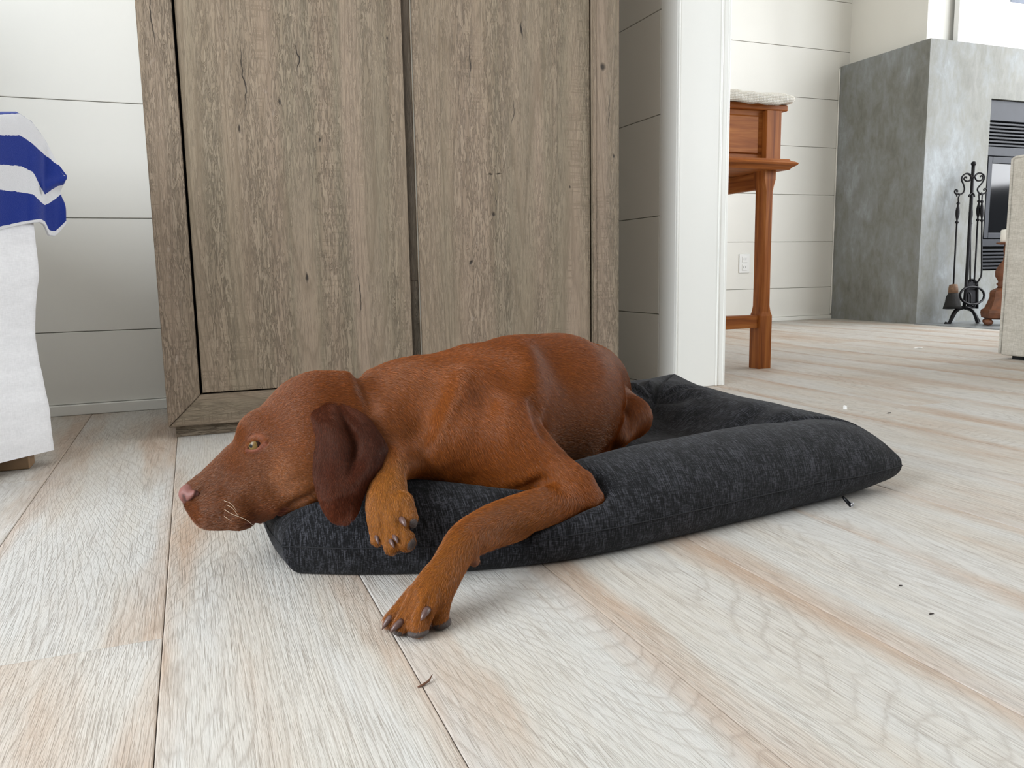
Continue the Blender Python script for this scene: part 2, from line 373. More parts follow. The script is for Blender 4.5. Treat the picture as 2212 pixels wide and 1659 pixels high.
# --- far wall of the room beyond
SEAM2 = [0.022, 0.1887, 0.4538, 0.7212, 0.9900, 1.2585, 1.5280, 1.7970, 2.0660, 2.3350, 2.5600]
wall_far = S(box('wall_far', (1.30, 3.778, 0), (7.0, 3.86, 2.56), M_GAP), 'white shiplap wall beside the fireplace')
for a, b in zip(SEAM2[:-1], SEAM2[1:]):
    box('board', (1.33, 3.770, a+0.0013), (3.632, 3.784, b-0.0013), M_WHITE, wall_far, 0.001, 1)
S(box('baseboard_far', (1.33, 3.756, 0), (3.553, 3.780, 0.022), M_TRIM, None, 0.002), 'low white baseboard of the far wall')
S(box('wall_chimney', (3.628, 3.246, 1.43), (6.6, 3.80, 2.56), M_WHITE, None, 0.002), 'smooth white chimney breast above the concrete fireplace')
S(box('ceiling', (-2.6, -3.0, 2.56), (7.0, 3.9, 2.64), M_CEIL), 'white ceiling')
# --- the concrete fireplace
fire = empty('fireplace', (4.9, 3.47, 0), 'tall grey trowelled concrete fireplace block with a dark metal insert', 'fireplace')
bm = bmesh.new()
FX0, FX1, FY0, FY1, FZ, OX0, OX1, OZ0, OZ1 = 3.555, 6.30, 3.154, 3.762, 1.442, 4.010, 5.30, 0.272, 1.176
pr = [(FX0, 0), (OX0, 0), (OX1, 0), (FX1, 0)]
xs = [FX0, OX0, OX1, FX1]; zs = [0, OZ0, OZ1, FZ]
def quad(*p): bm.faces.new([bm.verts.new(v) for v in p])
for i in range(3):
    for j in range(3):
        if (i, j) != (1, 1): quad((xs[i], FY0, zs[j]), (xs[i+1], FY0, zs[j]), (xs[i+1], FY0, zs[j+1]), (xs[i], FY0, zs[j+1]))
D_ = FY0+0.12
quad((OX0, FY0, OZ0), (OX0, FY0, OZ1), (OX0, D_, OZ1), (OX0, D_, OZ0)); quad((OX1, FY0, OZ1), (OX1, FY0, OZ0), (OX1, D_, OZ0), (OX1, D_, OZ1))
quad((OX0, FY0, OZ1), (OX1, FY0, OZ1), (OX1, D_, OZ1), (OX0, D_, OZ1)); quad((OX1, FY0, OZ0), (OX0, FY0, OZ0), (OX0, D_, OZ0), (OX1, D_, OZ0))
quad((OX0, D_, OZ0), (OX0, D_, OZ1), (OX1, D_, OZ1), (OX1, D_, OZ0))
quad((FX0, FY1, 0), (FX0, FY0, 0), (FX0, FY0, FZ), (FX0, FY1, FZ)); quad((FX1, FY0, 0), (FX1, FY1, 0), (FX1, FY1, FZ), (FX1, FY0, FZ))
quad((FX0, FY0, FZ), (FX1, FY0, FZ), (FX1, FY1, FZ), (FX0, FY1, FZ))
bmesh.ops.remove_doubles(bm, verts=bm.verts, dist=1e-5); bmesh.ops.recalc_face_normals(bm, faces=bm.faces)
outer = [e for e in bm.edges if len(e.link_faces) == 2 and all(abs(v.co.x-FX0) < 1e-4 for v in e.verts) and all(abs(v.co.y-FY0) < 1e-4 for v in e.verts)]
bmesh.ops.bevel(bm, geom=outer, offset=0.006, segments=2, affect='EDGES')
obj('concrete_body', bm, M_CONC, fire)
tube('caulk_line', [(3.5515+.002*noise.noise(Vector((0, z*9, 0))), 3.764, z) for z in np.linspace(.03, 1.43, 40)], [.0042*(1+.5*noise.noise(Vector((4, z*14, 0)))) for z in np.linspace(.03, 1.43, 40)], M_WHITE, fire, 6)
YF = 3.170
ins = box('insert_back', (OX0, YF+0.035, OZ0), (OX1, YF+0.060, OZ1), M_BLACK, fire)
box('lintel_panel', (OX0+.004, YF, 1.068), (OX1-.004, YF+.03, OZ1-.002), M_STOVE, fire, 0.002)
box('upper_bar', (OX0+.004, YF-.004, 0.884), (OX1-.004, YF+.03, 0.932), M_STOVE, fire, 0.003)
for i in range(7):
    z = 0.937+i*0.0185
    box('louver', (OX0+.012, YF+.002, z), (OX1-.012, YF+.028, z+0.0115), M_SLAT, fire, 0.002, 1)
gd = empty('glass_door', (4.65, YF, 0.66), None, None); gd.parent = fire; gd.matrix_parent_inverse = Matrix.Translation(-fire.location)
def gpart(n, lo, hi, m, bv=0.002):
    bm = bmesh.new(); add_box(bm, lo, hi, bv); bmesh.ops.translate(bm, verts=bm.verts, vec=-gd.location)
    o = obj(n, bm, m); o.parent = gd; return o
gpart('door_frame', (OX0+.020, YF-.006, 0.446), (OX0+.052, YF+.02, 0.880), M_STOVE); gpart('door_frame', (OX1-.052, YF-.006, 0.446), (OX1-.020, YF+.02, 0.880), M_STOVE)
gpart('door_frame', (OX0+.0525, YF-.006, 0.846), (OX1-.0525, YF+.02, 0.880), M_STOVE); gpart('door_frame', (OX0+.0525, YF-.006, 0.446), (OX1-.0525, YF+.02, 0.476), M_STOVE)
gl = NT('smoked_glass'); gl.p(Base_Color=srgb(16, 17, 20), Roughness=0.08); gl.set(gl.bsdf, 'Transmission Weight', 0.3); gl.set(gl.bsdf, 'Specular IOR Level', 0.25)
gpart('glass_pane', (OX0+.0525, YF+.004, 0.4765), (OX1-.0525, YF+.009, 0.8455), gl.m, 0.0005)
box('lower_bar', (OX0+.004, YF-.004, 0.402), (OX1-.004, YF+.03, 0.442), M_STOVE, fire, 0.003)
for i in range(6):
    z = 0.280+i*0.0195
    box('louver', (OX0+.012, YF+.002, z), (OX1-.012, YF+.028, z+0.0115), M_SLAT, fire, 0.002, 1)
hearth = S(box('trim_3', (3.540, 2.45, -0.004), (6.3, 3.153, 0.0035), M_HEARTH, None, 0.001), 'flush grey hearth slab in front of the fireplace')
# --- framed print standing on the mantel ledge
fx0 = on_y(2070, 40, 3.20)[0]
fr_ = empty('picture_frame', (fx0+0.5, 3.215, 1.443), 'white framed print with a wide pale mount standing on the fireplace ledge', 'picture')
for lo, hi in [((fx0, 3.196, 1.443), (fx0+.030, 3.226, 2.25)), ((fx0+1.0, 3.196, 1.443), (fx0+1.03, 3.226, 2.25)), ((fx0+.0302, 3.196, 1.443), (fx0+.9998, 3.226, 1.473)), ((fx0+.0302, 3.196, 2.22), (fx0+.9998, 3.226, 2.25))]:
    box('frame_bar', lo, hi, M_FRAMEW, fr_, 0.002)
box('mount', (fx0+.0302, 3.208, 1.4735), (fx0+.9998, 3.214, 2.2195), M_MAT, fr_)
a = on_y(2184, 2, 3.205)
box('print', (a[0], 3.2055, a[2]-.004), (fx0+.80, 3.2078, 2.05), M_ART, fr_)
# --- outlet on the far wall
ol = empty('wall_outlet', (2.9165, 3.77, 0.334), 'white double wall outlet on the far shiplap wall behind the wooden table', 'outlet')
box('plate', (2.881, 3.7635, 0.281), (2.952, 3.7698, 0.387), M_PLASTIC, ol, 0.0025)
for zc in (0.357, 0.311):
    sk = box('socket', (2.900, 3.7610, zc-.0165), (2.933, 3.7634, zc+.0165), M_PLASTIC, ol, 0.001)
    for dx in (-.0065, .0065): 
        bm = bmesh.new(); add_box(bm, (2.9165+dx-.0012, 3.7604, zc-.002), (2.9165+dx+.0012, 3.76095, zc+.007)); o = obj('slot', bm, M_SLOT); o.parent = sk; o.matrix_parent_inverse = Matrix.Identity(4)
# ------------------------------------------------------------------ the weathered oak cabinet
def make_cabinet():
    c = empty('cabinet', (0.4475, 1.90, 0), 'tall grey-brown weathered oak cabinet with two tall doors against the shiplap wall', 'cabinet')
    Y0, Y1, X0, X1, ZB, ZT = 1.700, 2.100, -0.0585, 0.9535, 0.0235, 1.95
    XL, XR, ZI = 0.0045, 0.8840, 0.0845
    mz = mat_cabinet('weathered_oak_upright', 'Z', 0.76, [(0.915, .775, .008, .012), (.938, .58, .004, .006), (.925, .68, .0015, .05), (-.030, .79, .0014, .06)])
    mx = mat_cabinet('weathered_oak_rail', 'X', 0.72)
    def prism(name, poly, y0, y1, m):
        n = len(poly); V = [(x, y0, z) for x, z in poly]+[(x, y1, z) for x, z in poly]
        F = [tuple(range(n))]+[tuple(range(2*n-1, n-1, -1))]+[(i, n+i, n+(i+1) % n, (i+1) % n) for i in range(n)]
        bm = bmesh.new(); vs = [bm.verts.new(v) for v in V]
        for f in F: bm.faces.new([vs[i] for i in f])
        bmesh.ops.recalc_face_normals(bm, faces=bm.faces[:])
        bmesh.ops.bevel(bm, geom=bm.edges[:], offset=0.0012, segments=2, affect='EDGES')
        return obj(name, bm, m, c)
    g = 0.0004
    prism('stile', [(X0, ZB), (XL-g, ZI), (XL-g, ZT-.07), (X0, ZT)], Y0, Y0+.024, mz)
    prism('stile', [(X1, ZB), (X1, ZT), (XR+g, ZT-.07), (XR+g, ZI)], Y0, Y0+.024, mz)
    prism('rail', [(X0+.001, ZB-g), (X1-.001, ZB-g), (XR, ZI-g), (XL, ZI-g)], Y0, Y0+.024, mx)
    prism('rail', [(X0+.001, ZT+g), (XL, ZT-.07+g), (XR, ZT-.07+g), (X1-.001, ZT+g)], Y0, Y0+.024, mx)
    box('side_panel', (X0+.002, Y0+.0245, ZB), (X0+.024, Y1, ZT), mz, c, .001); box('side_panel', (X1-.024, Y0+.0245, ZB), (X1-.002, Y1, ZT), mz, c, .001)
    box('back_panel', (X0+.0245, Y1-.012, ZB), (X1-.0245, Y1, ZT), mz, c)
    box('plinth', (-.0455, 1.716, 0.0), (.9405, 2.09, .0232), mx, c, .001)
    dk = mat_cabinet('dark_oak_post', 'Z', 0.30)
    box('centre_post', (.4446, 1.7120, .0855), (.4626, 1.750, 0.300), dk, c, .0008); box('centre_post', (.4446, 1.7120, .3006), (.4626, 1.750, 1.878), dk, c, .0008)
    P = lambda x, y: on_y(x, y, 1.706)
    def crack(x, y, w, h): p = P(x, y); return (p[0], p[2], w, h)
    ml = mat_cabinet('left_door_oak', 'Z', 0.83, [crack(664, 600, .0032, .016), crack(835, 80, .0028, .0042), crack(525, 170, .0016, .075), crack(645, 125, .0016, .035), crack(696, 303, .003, .006), crack(775, 640, .0013, .06), crack(604, 220, .004, .010), crack(512, 275, .0035, .012)])
    mr = mat_cabinet('right_door_oak', 'Z', 0.85, [crack(1128, 65, .0022, .022), crack(1013, 150, .0015, .065), crack(1060, 376, .0075, .0022), crack(1079, 376, .0075, .0022), crack(1072, 430, .0013, .018), crack(1066, 462, .006, .007), crack(1232, 402, .002, .005), crack(1020, 570, .004, .006), crack(1108, 240, .0016, .03)])
    box('door', (.0088, 1.7065, .0872), (.4440, 1.7285, 1.877), ml, c, .0009)
    box('door', (.4632, 1.7065, .0872), (.8800, 1.7285, 1.877), mr, c, .0009)
    em = flat('grey_edge_banding', srgb(138, 134, 124), 0.4)
    box('edge_strip', (.4628, 1.7050, .0873), (.4640, 1.7064, 1.876), em, c); box('edge_strip', (.8848, 1.6980, .086), (.8925, 1.6999, 1.86), mat_cabinet('grey_oak_edge', 'Z', 0.80), c, .0006)
    box('carcass_recess', (.0046, 1.7530, .0846), (.8838, 1.756, 1.878), M_BLACK, c)
    return c
make_cabinet()
# ------------------------------------------------------------------ wooden table beyond the partition, with its runner
tb = empty('wooden_table', (1.53, 2.5, 0), 'red-brown wooden side table with square chamfered legs, standing beyond the white partition', 'table')
def tpart(n, lo, hi, m, bv=.0015): return box(n, lo, hi, m, tb, bv)
def chamfer_leg(x0, y0, s, ylen):
    rings = []; x1, y1 = x0+s, y0+ylen
    def ring(z, ch, ins):
        a, b, c_, d = x0+ins, x1-ins, y0+ins, y1-ins
        return [(a+ch, c_, z), (b-ch, c_, z), (b, c_+ch, z), (b, d-ch, z), (b-ch, d, z), (a+ch, d, z), (a, d-ch, z), (a, c_+ch, z)]
    for z, ch, ins in [(0, .003, 0), (.165, .003, 0), (.178, .006, .002), (.196, .011, .0020), (.30, .011, .0022), (.545, .011, .0018), (.562, .008, .001), (.580, .003, 0), (.606, .003, 0)]: rings.append(ring(z, ch, ins))
    V = [v for r in rings for v in r]; F = [tuple(range(7, -1, -1)), tuple(range(len(V)-8, len(V)))]
    F += [(8*i+k, 8*i+(k+1) % 8, 8*i+8+(k+1) % 8, 8*i+8+k) for i in range(len(rings)-1) for k in range(8)]
    pyobj('leg', V, F, M_RZ, tb, False)
for x0 in (1.350, 1.637):
    for y0 in (2.030, 2.960): chamfer_leg(x0, y0, .047, .052)
tpart('side_rail', (1.660, 2.0825, .555), (1.680, 2.9595, .606), M_RY); tpart('side_rail', (1.352, 2.0825, .555), (1.372, 2.9595, .606), M_RY)
tpart('stretcher', (1.3975, 2.040, .128), (1.6365, 2.072, .168), M_RX); tpart('stretcher', (1.3975, 2.968, .128), (1.6365, 3.0, .168), M_RX)
# ledge moulding, case with a framed end panel, top
bm = bmesh.new(); prof = [(0, .606), (.020, .606), (.024, .612), (.036, .619), (.038, .624), (.030, .629), (.022, .632), (.018, .6375), (0, .6375)]
for i in range(len(prof)-1):
    (a, z0), (b, z1) = prof[i], prof[i+1]
    R0 = [(1.345-a, 2.022-a, z0), (1.690+a, 2.022-a, z0), (1.690+a, 3.02+a, z0), (1.345-a, 3.02+a, z0)]
    R1 = [(1.345-b, 2.022-b, z1), (1.690+b, 2.022-b, z1), (1.690+b, 3.02+b, z1), (1.345-b, 3.02+b, z1)]
    for k in range(4):
        l = (k+1) % 4; bm.faces.new([bm.verts.new(v) for v in (R0[k], R0[l], R1[l], R1[k])])
bm.faces.new([bm.verts.new(v) for v in [(1.345, 2.022, .606), (1.345, 3.02, .606), (1.690, 3.02, .606), (1.690, 2.022, .606)]])
bm.faces.new([bm.verts.new(v) for v in [(1.345, 2.022, .6375), (1.690, 2.022, .6375), (1.690, 3.02, .6375), (1.345, 3.02, .6375)]])
bmesh.ops.remove_doubles(bm, verts=bm.verts, dist=1e-5); bmesh.ops.recalc_face_normals(bm, faces=bm.faces); obj('ledge_moulding', bm, M_RX, tb)
tpart('corner_post', (1.6395, 2.026, .638), (1.6940, 2.075, .7815), M_RZ); tpart('corner_post', (1.345, 2.026, .638), (1.395, 2.075, .7815), M_RZ)
bm = bmesh.new(); add_box(bm, (1.3955, 2.046, .639), (1.6390, 2.064, .7815))
f = max((f for f in bm.faces), key=lambda f: -f.calc_center_median().y)
bmesh.ops.inset_region(bm, faces=[f], thickness=0.020); r = bmesh.ops.inset_region(bm, faces=[f], thickness=0.007, depth=0.005); obj('end_panel', bm, M_RX, tb)
tpart('side_panel', (1.672, 2.0755, .638), (1.690, 3.01, .7815), M_RY); tpart('side_panel', (1.349, 2.0755, .638), (1.367, 3.01, .7815), M_RY)
tpart('table_top', (1.350, 2.030, .782), (1.722, 3.03, .800), M_RX, .004)
tpart('top_rim', (1.7245, 2.06, .801), (1.735, 2.40, .833), M_RY)
# knitted runner folded thick over the top end
NX, NY = 48, 40; V = []
for i in range(NX):
    x = 1.335+(1.724-1.335)*i/(NX-1); ex = (x-1.335)/(1.724-1.335)
    for j in range(NY):
        t = j/(NY-1)*2*math.pi
        w = 0.033*(1-0.55*max(0, (ex-.86)/.14)**2); cx, cz = 2.033, .811+.003*math.sin(ex*7)
        sq = lambda v: math.copysign(abs(v)**0.55, v)
        y = 2.24+(.235)*sq(math.cos(t)); z = cz+w*sq(math.sin(t))*(0.92+0.05*noise.noise(Vector((x*18, y*18, 2))))
        z += 0.004*noise.noise(Vector((x*30, y*30, t)))-(.002 if math.sin(t) < -.2 else 0)
        V.append((x, y, max(z, .7755) if y < 2.012 else max(z, .8015)))
F = [(i*NY+j, (i+1)*NY+j, (i+1)*NY+(j+1) % NY, i*NY+(j+1) % NY) for i in range(NX-1) for j in range(NY)]+[tuple(range(NY)), tuple(range((NX-1)*NY+NY-1, (NX-1)*NY-1, -1))]
def knit_mat():
    m = NT('cream_knitted_cotton'); c = m.coords()
    w = m.n('TexWave', {'Vector': c, 'Scale': 70.0, 'Distortion': 3.0, 'Detail': 2.0, 'Detail Scale': 6.0}, bands_direction='Z').outputs[1]
    w2 = m.n('TexWave', {'Vector': c, 'Scale': 60.0, 'Distortion': 2.0}, bands_direction='X').outputs[1]
    h = m.math('MULTIPLY', w, m.math('ADD', m.math('MULTIPLY', w2, 0.6), 0.4))
    m.p(Base_Color=m.ramp(h, [(0.0, srgb(216, 208, 192)), (0.5, srgb(246, 242, 234))]), Roughness=0.9, Normal=m.bump(h, 0.8, 0.003)); return m.m
rn = pyobj('table_runner', V, F, knit_mat(), None, True); tag(rn, 'thick cream knitted runner lying over the end of the red-brown table', 'runner')
# ------------------------------------------------------------------ fireplace tools, placed on the hearth
TB = on_floor(2084, 699, .0035); DT = float(np.dot(TB-CC, CW)); z8 = lambda x, y: (1980+x/3.457, 320+y/3.457)
def T(x, y, dd=0.0): a, b = z8(x, y); return W(a, b, DT+dd)
st = empty('fire_tool_stand', TB, 'black wrought iron fire tool stand with scrolled hooks, standing on the grey hearth', 'fire tools')
def sp(name, pts, r, mat=M_IRON, parent=st, n=24, dd=0.0, sides=8):
    q = spline([np.append(p, 0) if len(p) == 2 else p for p in pts], n)
    return tube(name, [T(p[0], p[1], dd+p[2]) for p in q], r, mat, parent, sides)
sp('pole', [(354, 1190), (372, 1000), (396, 600), (424, 125)], .0085, n=12)
bm = bmesh.new(); bmesh.ops.create_uvsphere(bm, u_segments=14, v_segments=10, radius=.013); bmesh.ops.translate(bm, verts=bm.verts, vec=T(426, 117)); obj('finial', bm, M_IRON, st, True)
sp('scroll', [(412, 222, -.01), (398, 196), (370, 190), (343, 210), (338, 240), (352, 275), (357, 310), (342, 338), (312, 345), (290, 338), (285, 320), (297, 311), (306, 320), (300, 328)], .0042, n=60)
sp('scroll', [(368, 190), (392, 196), (405, 220), (395, 243), (372, 246), (356, 234), (358, 220), (370, 217), (374, 226)], .0042, n=40)
sp('scroll', [(432, 222, -.01), (446, 196), (472, 185), (500, 200), (506, 225), (492, 255), (468, 285), (455, 305), (462, 330), (485, 343), (512, 335), (524, 318), (516, 303), (503, 307), (505, 319)], .0042, n=60)
sp('scroll', [(474, 185), (450, 194), (438, 216), (448, 240), (470, 244), (490, 234), (496, 215), (484, 206), (475, 214)], .0042, n=40)
sp('hook', [(390, 365, -.02), (396, 348, -.02), (412, 340, -.01), (428, 345, -.02), (432, 362, -.03)], .004, n=20)
sp('base_arch', [(212, 1306), (232, 1312), (248, 1300), (264, 1258), (290, 1214), (330, 1192), (368, 1190), (408, 1205), (436, 1246), (452, 1296), (466, 1318), (492, 1322)], .0085, n=40)
sp('base_arch', [(250, 1300, .10), (300, 1215, .04), (354, 1192, 0)], .0075, n=12); sp('base_arch', [(354, 1192, 0), (420, 1220, .05), (466, 1296, .10)], .0075, n=12)
rg = [(415+90*math.cos(a), 1100+66*math.sin(a), .03*math.cos(a)) for a in np.linspace(0, 2*math.pi, 17)]
sp('ring', rg, .006, n=60)
sp('ring', [(368, 1080), (392, 1078), (404, 1100), (404, 1150), (418, 1180), (440, 1178)], .0045, n=24)
def handle(par, x0, y0, x1, y1, dd):
    q = [T(x0+(x1-x0)*t, y0+(y1-y0)*t, dd) for t in np.linspace(0, 1, 15)]
    tube('handle', q, [.0035, .010, .0045, .0060, .0080, .0095, .0105, .0105, .0100, .0090, .0075, .0055, .0045, .010, .0035], M_IRON, par, 10)
def tool(name, lab, px, py, dd):
    p = T(px, py, dd); return empty(name, (p[0], p[1], p[2]), lab, 'fire tool', 'tools hanging on the fire tool stand')
br = tool('hearth_brush', 'hearth brush with black bristles and tan cap, leftmost tool on the iron stand', 275, 1100, -.02)
sp('hook', [(302, 362), (300, 348), (312, 340), (322, 348), (312, 370), (312, 400)], .0035, parent=br, dd=-.02, n=20); handle(br, 312, 400, 300, 566, -.02)
sp('rod', [(300, 566), (275, 1022)], .0042, parent=br, dd=-.02, n=4)
def lathe_at(name, prof, par, mat, dd, n=18, wob=0.0):
    bm = bmesh.new(); rings = []; rr = random.Random(3)
    for x, y, r in prof:
        c_ = T(x, y, dd); R = r/3.457*(DT+dd)/FPX
        rings.append([bm.verts.new(Vector(c_)+Vector(CR)*R*math.cos(a)*(1+rr.uniform(-wob, wob))+Vector(CW)*R*math.sin(a)*(1+rr.uniform(-wob, wob))) for a in [2*math.pi*k/n for k in range(n)]])
    for i in range(len(rings)-1):
        for k in range(n): bm.faces.new((rings[i][k], rings[i][(k+1) % n], rings[i+1][(k+1) % n], rings[i+1][k]))
    bm.faces.new(rings[0][::-1]); bm.faces.new(rings[-1]); bmesh.ops.recalc_face_normals(bm, faces=bm.faces)
    return obj(name, bm, mat, par, True)
lathe_at('cap', [(275, 1016, 8), (275, 1020, 28), (274, 1045, 33), (273, 1085, 35)], br, M_CAP, -.02)
lathe_at('bristles', [(273, 1083, 33), (270, 1110, 42), (268, 1150, 52), (268, 1180, 58), (268, 1198, 60)], br, M_BRISTLE, -.02, 28, 0.10)
sh = tool('ash_shovel', 'black ash shovel hanging behind the pole of the iron stand', 420, 1100, .03)
sp('hook', [(404, 372), (402, 352), (412, 345), (418, 360), (406, 385), (406, 408)], .0035, parent=sh, dd=.03, n=20); handle(sh, 407, 408, 402, 575, .03); sp('rod', [(402, 575), (400, 1000)], .0042, parent=sh, dd=.03, n=4)
bm = bmesh.new(); pts = [(395, 985), (425, 985), (444, 1005), (452, 1040), (453, 1198), (384, 1198), (384, 1040), (386, 1005)]
a_ = [bm.verts.new(T(x, y, .035)) for x, y in pts]; b_ = [bm.verts.new(T(x, y, .039)) for x, y in pts]
bm.faces.new(a_); bm.faces.new(b_[::-1]); n_ = len(pts)
for k in range(n_): bm.faces.new((a_[k], b_[k], b_[(k+1) % n_], a_[(k+1) % n_]))
bmesh.ops.recalc_face_normals(bm, faces=bm.faces); obj('scoop', bm, M_IRON, sh)
sp('scoop_rim', [(384, 1198), (384, 1040), (392, 995), (418, 982), (446, 1000), (453, 1040), (453, 1198)], .006, parent=sh, dd=.033, n=30)
tg = tool('fire_tongs', 'black fire tongs, inner of the two rods hanging right of the stand pole', 445, 800, .0)
sp('hook', [(478, 352), (472, 336), (466, 345), (467, 382)], .0035, parent=tg, n=16); handle(tg, 467, 384, 456, 548, 0); sp('rod', [(456, 548), (440, 850), (430, 1005)], .0042, parent=tg, n=8)
pk = tool('fire_poker', 'black fire poker with bent tip, outermost rod on the right of the iron stand', 485, 800, -.02)
sp('hook', [(478, 346), (484, 334), (490, 345), (488, 385)], .0035, parent=pk, dd=-.02, n=16); handle(pk, 488, 388, 487, 552, -.02); sp('rod', [(487, 552), (486, 760), (484, 935), (468, 980), (438, 1025)], .0042, parent=pk, dd=-.02, n=24)
# ------------------------------------------------------------------ carved candlestick with a candle, half hidden by the sofa
CB = on_floor(2165, 702, .0035); DC = float(np.dot(CB-CC, CW)); cs = empty('candlestick', CB, 'carved brown wooden candlestick standing on the hearth, half hidden by the linen sofa', 'candlestick')
k = DC/FPX/3.457; zc = lambda y: float(W(*z8(660, y), DC)[2]-CB[2])
bm = bmesh.new(); add_lathe(bm, [(.001, zc(722)), (40*k, zc(722)), (72*k, zc(716)), (76*k, zc(708)), (70*k, zc(705)), (.001, zc(705))], CB); obj('drip_dish', bm, M_CARVED, cs, True)
bm = bmesh.new(); add_lathe(bm, [(20*k, zc(721)), (26*k, zc(760)), (20*k, zc(800)), (24*k, zc(840)), (52*k, zc(880)), (70*k, zc(920)), (68*k, zc(955)), (50*k, zc(985)), (46*k, zc(1000)), (58*k, zc(1012)), (46*k, zc(1028)), (50*k, zc(1040))], CB); obj('stem', bm, M_CARVED, cs, True)
bm = bmesh.new(); add_lathe(bm, [(50*k, zc(1041)), (90*k, zc(1062)), (96*k, zc(1080)), (95*k, zc(1110)), (108*k, zc(1150)), (126*k, zc(1195)), (146*k, zc(1206)), (150*k, zc(1225)), (142*k, zc(1262)), (110*k, zc(1275))], CB, 6); obj('base', bm, M_CARVED, cs)
for a in (math.pi*0.95, math.pi*1.45, 0.2, math.pi*.5):
    bm = bmesh.new(); bmesh.ops.create_uvsphere(bm, u_segments=10, v_segments=8, radius=1.0); bmesh.ops.scale(bm, verts=bm.verts, vec=(38*k, 30*k, 24*k)); bmesh.ops.translate(bm, verts=bm.verts, vec=Vector(CB)+Vector((125*k*math.cos(a), 125*k*math.sin(a), 24*k))); obj('foot', bm, M_CARVED, cs, True)
bm = bmesh.new(); add_lathe(bm, [(48*k, zc(704)), (50*k, zc(696)), (50*k, zc(622)), (45*k, zc(612)), (.002, zc(609))], CB)
o = obj('candle', bm, M_WAX, None, True); tag(o, 'thick white candle standing on the carved candlestick', 'candle')
# ------------------------------------------------------------------ slipcovered sofa at the right edge
so = empty('sofa', (2.9, 1.35, 0), 'oatmeal linen slipcovered sofa at the right edge of the room', 'sofa')
def soft_box(name, lo, hi, m, par, amp=.006, bev=.02, n=26):
    bm = bmesh.new(); add_box(bm, lo, hi, bev, 3); 
    bmesh.ops.subdivide_edges(bm, edges=[e for e in bm.edges if e.calc_length() > .12], cuts=n, use_grid_fill=True)
    for v in bm.verts:
        q = v.co; d = Vector((noise.noise(q*5), noise.noise(q*5+Vector((9, 0, 0))), 0))*amp+Vector((noise.noise(q*16), noise.noise(q*16+Vector((4, 4, 0))), 0))*amp*.35
        v.co += d*min(1, (q.z-lo[2])*8+.25)
    return obj(name, bm, m, par, True)
soft_box('arm', (2.490, 0.95, .012), (2.70, 1.868, .650), M_SOFA, so, .003, .007)
soft_box('seat', (2.708, 0.95, .012), (3.55, 1.84, .42), M_SOFA, so); soft_box('backrest', (3.56, 0.95, .04), (3.80, 1.84, .80), M_SOFA, so)
rim = [(2.490, 1.869, z+.002*math.sin(z*20)) for z in np.linspace(.016, .645, 24)]+[(2.491, 1.866-.9*t, .650+.003*math.sin(9*t)) for t in np.linspace(0.006, 1, 16)]
tube('piping', [(x+.0015*noise.noise(Vector((0, y*9, z*9))), y, z) for x, y, z in rim], .0045, M_SOFA, so, 8)
for x, y in ((2.53, 1.82), (2.53, 1.0), (3.7, 1.78), (3.7, 1.0)): box('foot', (x-.02, y-.02, 0), (x+.02, y+.02, .0118), M_BLACK, so, .002)
# ------------------------------------------------------------------ slipcovered chair on the left, striped towel over it
CA, CBv, C0 = np.array((-.667, -.745, 0)), np.array((-.745, .667, 0)), np.array((-.238, 1.567, 0))
ch = empty('slipcovered_chair', (-.70, 1.55, 0), 'white linen slipcovered chair with oak feet at the left edge of the room', 'chair')
def chair_body():
    nz_, per = 70, []
    A, B, r = 0.62, 0.62, 0.018
    def foot_print(n=44):
        out = []
        cs_ = [(0, 0), (A, 0), (A, B), (0, B)]
        for k in range(4):
            p, q = np.array(cs_[k], float), np.array(cs_[(k+1) % 4], float)
            t = np.linspace(0, 1, n, endpoint=False)
            for x in t: out.append(p+(q-p)*x)
        return out
    fp = foot_print(); V = []; N = len(fp)
    for i in range(nz_):
        z = .024+(.585-.024)*i/(nz_-1)
        off = float(np.interp(z, (.024, .10, .18, .22, .27, .32, .42, .585), (.000, -.002, -.0075, -.009, -.006, .0015, .001, .000)))
        for a, b in fp:
            ca, cb = a/A-.5, b/B-.5
            p = C0+CA*a+CBv*b
            q = Vector((p[0]*6, p[1]*6, z*5))
            w = noise.noise(q)*.006*(1-min(1, z/.7)*.4)+noise.noise(q*4)*.0016+.0018*math.sin(z*70+3*noise.noise(q))*max(0, 1-z/.25)*noise.noise(q*1.7)
            d = (CA*ca+CBv*cb)*2
            rise = .014*(a/A) if i == 0 else 0
            V.append(p+d*(off+w*.9)+np.array((0, 0, z-0*rise)))
    F = [(i*N+k, i*N+(k+1) % N, (i+1)*N+(k+1) % N, (i+1)*N+k) for i in range(nz_-1) for k in range(N)]+[tuple(range((nz_-1)*N, nz_*N))]
    me = pyobj('slipcover', V, F, M_LINEN, ch, True)
    return me
chair_body()
bk = [C0+CBv*0.042+CA*0.042, C0+CA*.58+CBv*.042, C0+CBv*.58+CA*.58, C0+CBv*.58+CA*.042]
for p in bk: box('leg', (p[0]-.024, p[1]-.024, 0), (p[0]+.024, p[1]+.024, .030), M_LEGWOOD, ch, .002)
bm = bmesh.new(); M_ = Matrix(((CA[0], CBv[0], 0, C0[0]), (CA[1], CBv[1], 0, C0[1]), (0, 0, 1, 0), (0, 0, 0, 1)))
add_box(bm, (.02, .45, .587), (.60, .61, 1.0), .03, 3, M_); obj('backrest', bm, M_LINEN, ch, True)
tp = on_y(34, 486, 1.0); 
def on_chair(x, y):
    d = ray(x, y); n_ = -CBv; t = float(((C0-CC)@n_)/(d@n_)); return t
